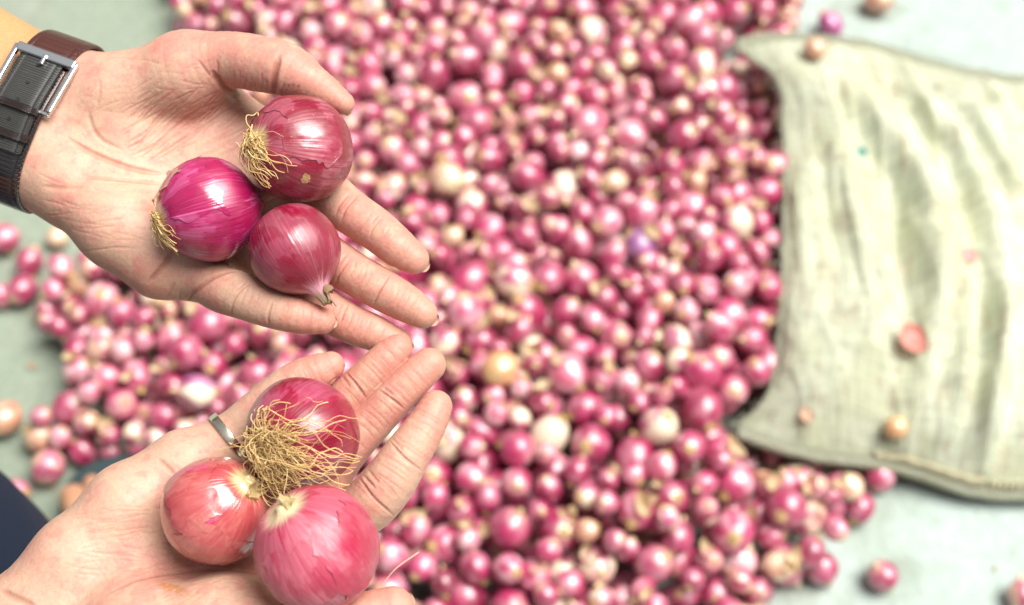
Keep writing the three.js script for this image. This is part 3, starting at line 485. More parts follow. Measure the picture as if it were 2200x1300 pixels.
// ------------------------------------------------------------------ wristwatch and ring
{
  const watch = thing('wristwatch', 'wristwatch on a dark brown and black leather strap with silver buckle, on the upper wrist', 'watch');
  const C = hp(78, 271, -17), A0 = hp(-400, 97, -22), ax = V(C[0] - A0[0], C[1] - A0[1], C[2] - A0[2]).normalize();       // towards the hand
  const wdir = V(0, 1, 0).addScaledVector(ax, -ax.y).normalize(), zdir = V(0, 0, 0).crossVectors(ax, wdir).normalize(); if (zdir.z < 0) zdir.negate();
  const HW = 12.2, ring = 120, ro = [];
  const arm = { ...upper, limbs: [] };
  const radius = (phi, s) => { const d = wdir.clone().multiplyScalar(Math.cos(phi)).addScaledVector(zdir, Math.sin(phi)), o = V(C[0], C[1], C[2]).addScaledVector(ax, s); let t = 60; for (let i = 0; i < 60; i++) { const p = o.clone().addScaledVector(d, t), v = bodyDist(arm, p.x, p.y, p.z); if (v < 0.03) break; t -= v * 0.9; } return t; };
  const base = Array.from({ length: ring }, (_, i) => Math.max(radius(i / ring * 6.2832, -HW * 0.8), radius(i / ring * 6.2832, HW * 0.8)) + 0.25);
  for (let i = 0; i < ring; i++) { let s = 0; for (let k = -4; k <= 4; k++) s += base[(i + k + ring) % ring]; ro.push(s / 9); }
  const R = (phi) => { const t = ((phi / 6.2832 % 1) + 1) % 1 * ring, i = Math.floor(t); return lerp(ro[i % ring], ro[(i + 1) % ring], t - i); };
  const at = (phi, s, h) => { const r = R(phi) + h; return V(C[0], C[1], C[2]).addScaledVector(ax, s).addScaledVector(wdir, Math.cos(phi) * r).addScaledVector(zdir, Math.sin(phi) * r); };
  const put = (p) => { const w = toWorld(p.x, p.y, p.z); return [w.x, w.y, w.z]; };
  const band = (p0, p1, h0, h1, hw, nu = 120) => {              // a strap piece with rounded edges
    const prof = []; for (let k = 0; k <= 20; k++) { const a = k / 20 * Math.PI * 2, c = Math.cos(a), s = Math.sin(a); prof.push([Math.sign(c) * Math.pow(Math.abs(c), 0.25) * hw, (h0 + h1) / 2 + Math.sign(s) * Math.pow(Math.abs(s), 0.5) * (h1 - h0) / 2]); }
    return grid(nu, 20, (u, v) => { const [s, h] = prof[Math.round(v * 20)]; return put(at(lerp(p1, p0, u), s, h)); });
  };
  const strapCol = dataTex(512, 512, (u, v) => { const n = fbm(u * 20, v * 8, 3, 3); return mix3([0.012, 0.010, 0.010], [0.040, 0.016, 0.012], sstep(0.4, 0.65, n)); }, true);
  const scale = dataTex(1024, 256, (u, v) => { // embossed reptile scales
    const x = u * 44 + 0.25 * noise(u * 60, v * 6, 1), y = v * 10, row = Math.floor(y), fx = Math.abs((x + (row & 1) * 0.5) % 1 - 0.5) * 2, fy = Math.abs(y % 1 - 0.5) * 2; return [1 - Math.pow(Math.max(fx, fy), 5) * 0.9 + 0.08 * noise(u * 300, v * 80, 2)]; }, false);
  const leather = new THREE.MeshPhysicalMaterial({ map: strapCol, bumpMap: scale, bumpScale: 0.0006, roughness: 0.3, clearcoat: 0.9, clearcoatRoughness: 0.18 });
  const worn = new THREE.MeshPhysicalMaterial({ color: new THREE.Color().setRGB(0.03, 0.03, 0.028), bumpMap: scale, bumpScale: 0.0006, roughness: 0.45, clearcoat: 0.25, clearcoatRoughness: 0.35 });
  const brown = new THREE.MeshPhysicalMaterial({ color: new THREE.Color().setRGB(0.055, 0.014, 0.010), bumpMap: scale, bumpScale: 0.0004, roughness: 0.4, clearcoat: 0.3 });
  const steel = new THREE.MeshStandardMaterial({ color: new THREE.Color().setRGB(0.72, 0.73, 0.74), metalness: 1, roughness: 0.22 });
  // phi = 0 is the thumb side, PI/2 faces the lens; find the turn that shows at a pixel row along the strap
  const phiAt = (px, py) => { let best = 0, bd = 1e9; for (let i = 0; i <= 400; i++) { const f = -0.4 + i / 400 * 3.9, p = at(f, 0, 3), x = W / 2 + FPX * p.x / -p.z, y = HH / 2 - FPX * p.y / -p.z, d = Math.abs((x - px) * 0.36 - (y - py) * 0.93); if (d < bd) { bd = d; best = f; } } return best; };
  const pb = phiAt(128, 142), pe = phiAt(84, 240), pk = phiAt(57, 238), pk2 = phiAt(40, 290);
  part('strap', band(-3.2, pb - 0.02, 0.1, 2.6, HW), brown, watch);
  const s2 = part('strap', band(pb + 0.03, 3.1, 0.1, 2.4, HW), leather, watch);
  const tongue = part('strap_end', band(pb - 0.0, pk2 + 0.25, 2.5, 4.6, HW * 0.86), worn, watch);
  // buckle: a rectangular frame lying on the strap
  const p0 = at(pb - 0.02, 0, 4.2), p1 = at(pe, 0, 4.2), t = p1.clone().sub(p0), L = t.length(); t.normalize();
  const nrm = V(0, 0, 0).crossVectors(ax, t).normalize(); if (nrm.z < 0) nrm.negate();
  const side = ax.clone();
  const bx = (u, v, h) => p0.clone().addScaledVector(side, u + 1.2).addScaledVector(t, v).addScaledVector(nrm, h);
  const bar = (a, b, r, sq) => { const d = b.clone().sub(a), l = d.length(), g = new RoundedBoxGeometry(l, sq ?? r, r, 3, r * 0.3); const m = new THREE.Matrix4().makeBasis(d.clone().normalize(), V(0, 0, 0).crossVectors(nrm, d).normalize(), nrm).setPosition(a.clone().add(b).multiplyScalar(0.5)); g.applyMatrix4(m); const P = g.attributes.position; for (let i = 0; i < P.count; i++) P.setXYZ(i, ...put(V(P.getX(i), P.getY(i), P.getZ(i)))); g.computeVertexNormals(); return g; };
  const bw = HW + 2.6;
  part('buckle', mergeGeometries([bar(bx(-bw, 0, 0.6), bx(bw, 0, 0.6), 3.0, 4.6), bar(bx(bw, -1, 0.6), bx(bw * 0.98, L, 0.0), 2.6, 2.6), bar(bx(-bw, -1, 0.6), bx(-bw * 0.98, L, 0.0), 2.6, 2.6), bar(bx(-bw * 0.98, L, -2.4), bx(bw * 0.98, L, -2.4), 2.0)]), steel, watch);
  part('prong', bar(bx(0.5, 0.5, 2.2), bx(0.3, 5.5, 1.6), 1.8), steel, watch);
  for (const p of [pk, pk2]) part('keeper', band(p - 0.055, p + 0.055, 4.4, 6.4, HW * 0.98, 8), leather, watch);
  const dark = new THREE.MeshStandardMaterial({ color: new THREE.Color().setRGB(0.01, 0.01, 0.01), roughness: 0.9 });
  for (const [px, py] of [[97, 153], [80, 189], [62, 226], [36, 262], [20, 300]]) {
    const f = phiAt(px, py), q = at(f, 0, 4.62), n2 = at(f, 0, 9).sub(q).normalize(), g = new THREE.CylinderGeometry(1.0, 1.0, 0.3, 14); g.applyQuaternion(new THREE.Quaternion().setFromUnitVectors(V(0, 1, 0), n2)); g.translate(q.x, q.y, q.z);
    const P = g.attributes.position; for (let i = 0; i < P.count; i++) P.setXYZ(i, ...put(V(P.getX(i), P.getY(i), P.getZ(i)))); g.computeVertexNormals(); part('strap_hole', g, dark, watch);
  }
  // ring on the little finger
  const f = lowerFingers[4], a = hp(478, 928, -5), b = hp(540, 880, -5); const fd = V(b[0] - a[0], b[1] - a[1], b[2] - a[2]).normalize();
  const c0 = hp(492, 938, -10), up = V(0, 0, 1).addScaledVector(fd, -fd.z).normalize(), sd = V(0, 0, 0).crossVectors(fd, up);
  const rr = (ang) => { const d = up.clone().multiplyScalar(Math.sin(ang)).addScaledVector(sd, Math.cos(ang)); let tt = 16; for (let i = 0; i < 40; i++) { const p = V(c0[0], c0[1], c0[2]).addScaledVector(d, tt), v = bodyDist({ ...lower, flesh: lower.flesh, limbs: [lower.limbs[4]] }, p.x, p.y, p.z); if (v < 0.05) break; tt -= v * 0.9; } return tt; };
  let rmax = Array.from({ length: 64 }, (_, i) => rr(i / 64 * 6.2832)); rmax = rmax.map((_, i) => { let s = 0; for (let k = -8; k <= 8; k++) s += Math.min(rmax[(i + k + 64) % 64], 12.5); return s / 17; });
  const rg = grid(64, 16, (u, v) => { const k = v * Math.PI * 2, cs = Math.cos(k), sn = Math.sin(k), ang = -u * Math.PI * 2, r = rmax[Math.round(u * 64) % 64] + 0.55 + 0.7 * Math.sign(sn) * Math.pow(Math.abs(sn), 0.7), s = Math.sign(cs) * Math.pow(Math.abs(cs), 0.4) * 2.0; const p = V(c0[0], c0[1], c0[2]).addScaledVector(fd, s).addScaledVector(up, Math.sin(-ang) * r).addScaledVector(sd, Math.cos(-ang) * r); return put(p); }, true);
  const gold = new THREE.MeshStandardMaterial({ color: new THREE.Color().setRGB(0.78, 0.72, 0.58), metalness: 1, roughness: 0.2, side: THREE.DoubleSide });
  const ringThing = thing('finger_ring', 'plain pale metal ring on the little finger of the lower hand', 'ring'); part('band', rg, gold, ringThing);
}
// ------------------------------------------------------------------ sandal
{
  const s = thing('sandal', 'dark sandal on the foot at the lower edge of the heap', 'sandal');
  const sh = new THREE.Shape(); sh.moveTo(-0.05, -0.02); sh.bezierCurveTo(-0.055, -0.075, 0.03, -0.085, 0.05, -0.02); sh.bezierCurveTo(0.052, 0.06, 0.036, 0.14, 0.036, 0.2); sh.bezierCurveTo(0.03, 0.25, -0.03, 0.25, -0.036, 0.2); sh.bezierCurveTo(-0.034, 0.12, -0.05, 0.06, -0.05, -0.02);
  const g = new THREE.ExtrudeGeometry(sh, { depth: 0.014, bevelEnabled: true, bevelSize: 0.003, bevelThickness: 0.003, curveSegments: 16 }); g.rotateX(Math.PI / 2); g.translate(0, 0.018, 0);
  const m = new THREE.MeshStandardMaterial({ color: new THREE.Color().setRGB(0.012, 0.03, 0.035), roughness: 0.7 });
  s.position.set(foot0.x, 0.002, foot0.z); s.rotation.y = FYAW; part('sole', g, m, s);
  for (const k of [-1, 1]) part('strap', tube([V(-0.012, 0.03, -0.004), V(k * 0.02, 0.066, 0.035), V(k * 0.046, 0.05, 0.075), V(k * 0.044, 0.015, 0.1)], 0.006, 24, 8).scale(1, 1, 1), m, s);
}

// ------------------------------------------------------------------ the heap of onions
const heapEdge = [[330, -420], [345, -60], [372, 60], [430, 200], [330, 420], [220, 560], [120, 585], [95, 640], [75, 705], [150, 790], [120, 860], [80, 915], [95, 985], [175, 1000], [290, 985], [420, 1010], [520, 1180], [700, 1420], [1100, 1560], [1640, 1420], [1660, 1295], [1790, 1225], [1835, 1110], [1850, 1060], [1760, 985], [1800, 930], [1790, 700], [1800, 400], [1790, 230], [1690, 120], [1735, 60], [1710, -60], [1730, -420]].map(([x, y]) => { const p = onGround(x, y, 0.01); return [p.x, p.z]; });
function inEdge(x, z) { let c = false, d = 1e9; for (let i = 0, j = heapEdge.length - 1; i < heapEdge.length; j = i++) { const [xi, zi] = heapEdge[i], [xj, zj] = heapEdge[j]; if (zi > z !== zj > z && x < (xj - xi) * (z - zi) / (zj - zi) + xi) c = !c; const t = clamp(((x - xi) * (xj - xi) + (z - zi) * (zj - zi)) / ((xj - xi) ** 2 + (zj - zi) ** 2)); d = Math.min(d, Math.hypot(x - xi - t * (xj - xi), z - zi - t * (zj - zi))); } return c ? d : -d; }
const loose = [   // onions that stand apart: [px, py, radius px, tone, label]
  [10, 512, 34, 'pink', 'pale pink onion alone on the concrete below the watch strap, cut by the frame'],
  [62, 566, 30, 'magenta', 'small pointed pink onion on bare concrete above the left tip of the heap'],
  [48, 622, 33, 'magenta', 'pink onion on the concrete just left of the heap, below a pointed one'],
  [122, 512, 24, 'cream', 'cream onion on the concrete peeping out from under the upper wrist'],
  [10, 898, 36, 'tan', 'orange tan onion at the left edge, apart from the heap'],
  [86, 938, 36, 'tan', 'tan onion with dull papery skin at the left corner of the heap'],
  [104, 1002, 38, 'redtan', 'red and tan onion at the lowest corner of the left heap'],
  [2, 636, 27, 'pink', 'pink onion at the left frame edge, below and left of the other loose ones'],
  [1800, 1046, 33, 'pink', 'pale pink onion below the sack seam, left of the one tucked against the hem'],
  [1846, 1092, 34, 'magenta', 'magenta onion on the concrete at the right corner of the heap below the sack'],
  [36, 1058, 30, 'pink', 'pale pink onion on the concrete beside the navy trousers'],
  [1888, 4, 27, 'tan', 'small tan onion alone on the concrete above the sack, cut by the frame'],
  [1785, 54, 26, 'purple', 'small purple pink onion at the upper right tip of the heap'],
  [1897, 1238, 36, 'magenta', 'magenta onion alone on the bare concrete right of the heap'],
  [1765, 1222, 38, 'magenta', 'dull magenta onion on the concrete, second from the right below the sack'],
  [2196, 1282, 32, 'redtan', 'dark reddish onion at the bottom right corner, cut by the frame'],
  [1890, 1020, 34, 'pink', 'pink and white onion tucked against the lower hem of the sack'],
  [1626, 1268, 38, 'magenta', 'deep pink onion at the bottom edge of the heap, on bare concrete'],
];
function inPoly(P, x, y) { let c = false; for (let i = 0, j = P.length - 1; i < P.length; j = i++) if (P[i][1] > y !== P[j][1] > y && x < (P[j][0] - P[i][0]) * (y - P[i][1]) / (P[j][1] - P[i][1]) + P[i][0]) c = !c; return c; }
const HR = rng(2024), spheres = [], CELL = 0.05, hash = new Map();
const hkey = (x, z) => Math.floor(x / CELL) * 4096 + Math.floor(z / CELL);
function addSphere(s) { spheres.push(s); const k = hkey(s.x, s.z); (hash.get(k) ?? hash.set(k, []).get(k)).push(s); }
function near(x, z, f) { const cx = Math.floor(x / CELL), cz = Math.floor(z / CELL); for (let i = -1; i <= 1; i++) for (let j = -1; j <= 1; j++) { const l = hash.get((cx + i) * 4096 + cz + j); if (l) for (const s of l) f(s); } }
function restHeight(x, z, r) { let y = r; near(x, z, (s) => { const d2 = (s.x - x) ** 2 + (s.z - z) ** 2, R = (r + s.r) * 0.965; if (d2 < R * R) y = Math.max(y, s.y + Math.sqrt(R * R - d2)); }); return y; }
for (const [px, py, rp, tone, label] of loose) { let p = onGround(px, py, 0.014); const r = rp * pixelOf(p)[2] / FPX; p = onGround(px, py, r); addSphere({ x: p.x, y: r, z: p.z, r, tone, label, loose: true }); }
const special = [[1036, 832, 42, 'yellow', 'round yellow orange onion in the heap right of the lower middle fingertip'], [1366, 488, 36, 'violet', 'violet onion near the middle of the heap, below a very dark one'], [1368, 405, 40, 'darkred', 'very dark red onion near the middle of the heap, above the violet one'], [1072, 575, 44, 'creampink', 'large cream and pink onion just right of the upper index fingertip'], [920, 352, 38, 'cream', 'bright cream white onion in the heap right of the onion under the thumb'], [1010, 690, 46, 'pink', 'large pale pink onion in the heap just right of the upper middle fingertip'], [1560, 805, 44, 'pink', 'large glossy pale pink onion in the heap left of the lower sack mouth'], [440, 765, 42, 'magenta', 'big bright magenta onion in the left heap between the two hands'], [395, 885, 38, 'violetcream', 'onion half violet and half cream in the left heap above the ring']];
const toneBag = ['magenta', 'magenta', 'magenta', 'magenta', 'pink', 'pink', 'pink', 'pink', 'palepink', 'palepink', 'tan', 'redtan', 'creampink', 'creampink', 'darkred', 'magenta', 'magenta', 'pink', 'pink', 'magenta', 'palepink', 'pink', 'magenta', 'redtan', 'cream', 'tan', 'magenta', 'pink', 'palepink', 'magenta', 'creampink', 'pink', 'magenta', 'palepink', 'pink', 'magenta', 'magenta', 'creampink'];
{
  const xs = heapEdge.map((p) => p[0]), zs = heapEdge.map((p) => p[1]), x0 = Math.min(...xs), x1 = Math.max(...xs), z0 = Math.min(...zs), z1 = Math.max(...zs);
  const thick = (x, z, d) => 0.038 + 0.080 * sstep(0.0, 0.16, d) * (0.55 + 0.45 * sstep(-0.5, 0.35, x)) + 0.012 * noise(x * 9, 1, z * 9);
  for (let tries = 0; tries < 80000; tries++) {
    const X = lerp(x0, x1, HR()), Z = lerp(z0, z1, HR()), d = inEdge(X, Z); if (d < 0.012) continue;
    const r = 0.0104 + 0.0100 * Math.pow(HR(), 0.95); let best = null;
    for (let k = 0; k < 10; k++) { const x = X + (HR() - 0.5) * 0.05, z = Z + (HR() - 0.5) * 0.05; if (inEdge(x, z) < r * 0.8) continue; const y = restHeight(x, z, r); if (!best || y < best.y) best = { x, y, z }; }
    if (!best) continue;
    const [qx, qy] = pixelOf(V(best.x, best.y, best.z)), top = qx > 1620 && qy > 150 && inPoly([[1690, 170], [1665, 860], [1590, 925], [1780, 985], [2250, 1060], [2250, 150], [1800, 100]], qx, qy) ? (qy > 820 ? 0.034 : 0.07) : Math.hypot(qx - 1600, qy - 110) < 85 ? 0.042 : Math.hypot(qx - 1600, qy - 920) < 75 || (qx > 1600 && qx < 1860 && qy > 900 && qy < 1030) ? 0.033 : Math.hypot(qx - 1690, qy - 230) < 120 ? 0.06 : 1;
    if (best.y + r > Math.min(top, thick(best.x, best.z, d) + r * 0.5)) continue;
    let tone = toneBag[Math.floor(HR() * toneBag.length)]; const dull = tone === 'tan' || tone === 'cream' || tone === 'redtan'; if (dull && (r > 0.0145 || (qx < 720 && qy > 400 && HR() < 0.6))) tone = HR() < 0.5 ? 'pink' : 'magenta';
    addSphere({ ...best, r, tone });
  }
}
// give the named onions of the heap their places: the nearest onion seen there takes the tone and size
for (const s of spheres) s.px = pixelOf(V(s.x, s.y, s.z));
for (const [px, py, rp, tone, label] of special) {
  const c = spheres.filter((s) => !s.loose && !s.label && Math.hypot(s.px[0] - px, s.px[1] - py) < 60).sort((a, b) => (b.y + b.r) - (a.y + a.r))[0];
  if (c) { c.tone = tone; c.label = label; const r = rp * c.px[2] / FPX; c.y += (r - c.r) * 0.6; c.r = Math.min(Math.max(r, 0.0165), 0.0185); }
}
const HANDS = [[[-50, 20], [200, 110], [440, 50], [640, 95], [765, 240], [930, 570], [940, 700], [970, 860], [820, 1160], [890, 1290], [0, 1310], [200, 1010], [450, 900], [700, 760], [400, 665], [200, 570], [60, 450], [-50, 430]]];
const SACK = [[1690, 190], [1640, 900], [2250, 1050], [2250, 150], [1800, 100]];
for (const s of spheres) {       // how much of each onion shows
  let seen = 0; const n = 16, c = V(s.x, s.y, s.z), view = EYE.clone().sub(c).normalize(), a = V(1, 0, 0).cross(view).normalize(), b = a.clone().cross(view);
  for (let k = 0; k < n; k++) {
    const q = Math.sqrt((k + 0.5) / n) * 0.9, t = k * 2.4, p = c.clone().addScaledVector(a, Math.cos(t) * q * s.r).addScaledVector(b, Math.sin(t) * q * s.r).addScaledVector(view, Math.sqrt(1 - q * q) * s.r), [px, py] = pixelOf(p);
    if (px < 0 || px > W || py < 0 || py > HH || inPoly(HANDS[0], px, py) || inPoly(SACK, px, py)) continue;
    let hid = false;
    for (let st = 0.01; st < 0.16 && !hid; st += 0.035) { const o = p.clone().addScaledVector(view, st); near(o.x, o.z, (w) => { if (hid || w === s || w.y < s.y - s.r) return; const dx = w.x - p.x, dy = w.y - p.y, dz = w.z - p.z, tt = dx * view.x + dy * view.y + dz * view.z; if (tt > 0 && dx * dx + dy * dy + dz * dz - tt * tt < w.r * w.r * 0.95) hid = true; }); }
    if (!hid) seen++;
  }
  s.share = seen / n * (s.r / s.px[2]) ** 2;
}
const PILE = {
  magenta: { bloom: 0.4 }, pink: { skin: [0.49, 0.038, 0.145], deep: [0.33, 0.010, 0.070], bloom: 0.65, pale: [0.71, 0.41, 0.46] }, palepink: { skin: [0.57, 0.14, 0.22], deep: [0.42, 0.04, 0.11], pale: [0.74, 0.52, 0.54], bloom: 0.8 },
  tan: { skin: [0.58, 0.32, 0.19], deep: [0.45, 0.15, 0.11], pale: [0.70, 0.54, 0.36], bloom: 0.6, neckTone: [0.6, 0.42, 0.24] }, cream: { skin: [0.66, 0.47, 0.30], deep: [0.56, 0.28, 0.20], pale: [0.74, 0.63, 0.44], bloom: 0.7, neckTone: [0.7, 0.6, 0.36] },
  redtan: { papery: 0.85 }, creampink: { papery: 0.9, paper: [0.76, 0.66, 0.48], skin: [0.54, 0.06, 0.18], bloom: 0.5 }, darkred: { skin: [0.22, 0.005, 0.035], deep: [0.12, 0.002, 0.02], bloom: 0.15 }, purple: { skin: [0.40, 0.05, 0.24], deep: [0.28, 0.02, 0.16], bloom: 0.4 },
  violet: { skin: [0.30, 0.09, 0.28], deep: [0.2, 0.03, 0.16], bloom: 0.5, pale: [0.6, 0.42, 0.55] }, yellow: { skin: [0.66, 0.38, 0.16], deep: [0.56, 0.25, 0.12], pale: [0.74, 0.55, 0.32], bloom: 0.5, neckTone: [0.7, 0.5, 0.25] }, violetcream: { skin: [0.34, 0.08, 0.34], papery: 1, paper: [0.76, 0.68, 0.5] },
};
const heapMat = new THREE.MeshPhysicalMaterial({ vertexColors: true, roughness: 0.42, ior: 1.85, clearcoat: 1, clearcoatRoughness: 0.30 });
const variants = {};
Object.keys(PILE).forEach((t, n) => {
  const f = { ...TONES, ...PILE[t] }, many = toneBag.filter((q) => q === t).length > 1 ? 3 : 2;
  variants[t] = Array.from({ length: many }, (_, k) => {
    const seed = 101 + n * 17 + k * 5, neck = [0.55, 0.9, 0.3][k % 3], fine = { nu: 28, nv: 26, neck, lump: 0.06, color: onionColor(seed, f) };
    return { whole: bulbGeo(seed, fine), bulb: bulbGeo(seed, { ...fine, vend: 0.86, nv: 22 }), neck: bulbGeo(seed, { ...fine, vstart: 0.86, nv: 6, nu: 14 }), tuft: rootTuft(seed, 9, 0.3, 0.8, 0, 0.03) };
  });
});
const LOOKS = { magenta: 'deep magenta', pink: 'bright pink', palepink: 'pale pink', tan: 'tan papery', cream: 'cream', redtan: 'red-tan patched', creampink: 'pink-cream patched', darkred: 'wine red', purple: 'purple tinged' };
const MARKS = [['the upper thumb tip', 770, 235], ['the upper index fingertip', 925, 575], ['the upper middle fingertip', 940, 690], ['the lower index fingertip', 965, 855], ['the lower thumb', 880, 1280], ['the upper sack corner', 1610, 110], ['the lower sack corner', 1610, 915], ['the sack mouth middle', 1685, 500], ['the watch strap', 80, 450], ['the finger ring', 470, 915], ['the upper little finger', 520, 690], ['the upper thumb knuckle', 640, 95], ['the lower sack seam', 1850, 990],
  ...spheres.filter((s) => s.label && !s.loose).map((s) => ['the ' + { yellow: 'yellow orange onion', violet: 'violet onion', darkred: 'very dark red onion', creampink: 'large cream pink onion', cream: 'bright cream onion', violetcream: 'violet and cream onion', magenta: 'big magenta onion', pink: s.px[0] > 1300 ? 'big sack-side onion' : 'large pale pink onion' }[s.tone], s.px[0], s.px[1]]),
  ['the lone rightmost onion', 1897, 1238], ['the leftmost tan onion', 10, 898]];
function nameHeap(list) {
  const sets = {}, ORD = ['nearest', 'second nearest', 'third nearest', 'fourth nearest', 'fifth nearest', 'sixth nearest', 'seventh nearest', 'eighth nearest', 'ninth nearest', 'tenth nearest'];
  for (const s of list) {
    let m = null, d = 1e9; for (const q of MARKS) { const e = Math.hypot(s.px[0] - q[1], s.px[1] - q[2]); if (e < d) { d = e; m = q; } }
    const dx = s.px[0] - m[1], dy = s.px[1] - m[2], side = Math.abs(dx) > 2 * Math.abs(dy) ? (dx > 0 ? 'right of' : 'left of') : Math.abs(dy) > 2 * Math.abs(dx) ? (dy > 0 ? 'below' : 'above') : (dy > 0 ? 'lower ' : 'upper ') + (dx > 0 ? 'right of' : 'left of');
    s.far = d; const k = [LOOKS[s.tone], side, m[0]].join('|'); (sets[k] ??= []).push(s);
  }
  for (const k in sets) { const [look, side, mark] = k.split('|'); sets[k].sort((a, b) => a.far - b.far).forEach((s, i) => { s.name = sets[k].length > 1 ? `${look} onion in the heap, ${ORD[i]} ${side} ${mark}` : `${look} onion in the heap, ${side} ${mark}`; }); }
}
{
  const pick = spheres.filter((s) => s.label || s.share > 0).sort((a, b) => (b.label ? 1 : 0) - (a.label ? 1 : 0) || b.share - a.share).slice(0, 300), chosen = new Set(pick), r = rng(5), kinds = {};
  nameHeap(pick.filter((s) => !s.label));
  const pose = (s) => { const q = quatTo(V(r() - 0.5, (r() - 0.5) * 1.3, r() - 0.5), r() * 6.28); return [V(s.x, s.y, s.z), q, V(s.r * 0.97, s.r * (0.94 + 0.26 * r()), s.r * 0.97)]; };
  const proto = {};
  for (const s of pick) {
    const k = Math.floor(r() * variants[s.tone].length), key = s.tone + k, [p, q, sc] = pose(s); let g;
    if (proto[key]) g = proto[key].clone();
    else { const v = variants[s.tone][k]; g = proto[key] = new THREE.Group(); part('bulb', v.bulb, heapMat, g); part('dry_neck', v.neck, heapMat, g); part('root_tuft', v.tuft, rootMat, g); }
    g.name = numbered('small_onion'); g.position.copy(p); g.quaternion.copy(q); g.scale.copy(sc); scene.add(g);
    tag(g, s.label ?? s.name, 'onion', 'onions spilled from the sack');
  }
  const rest = new THREE.Group(); rest.name = 'onion_heap'; scene.add(rest); tag(rest, 'countless smaller red onions filling the spilled heap', 'onion heap', null, 'stuff');
  for (const s of spheres) if (!chosen.has(s)) { const k = Math.floor(r() * variants[s.tone].length); (kinds[s.tone + k] ??= { g: variants[s.tone][k].whole, m: [] }).m.push(new THREE.Matrix4().compose(...pose(s))); }
  for (const { g, m } of Object.values(kinds)) { const im = shadows(new THREE.InstancedMesh(g, heapMat, m.length)); im.name = 'bulbs'; m.forEach((x, i) => im.setMatrixAt(i, x)); im.userData.kind = 'stuff'; rest.add(im); }
  console.log('onions', spheres.length, 'in view', spheres.filter((s) => s.share > 0).length, 'things', pick.length);
}

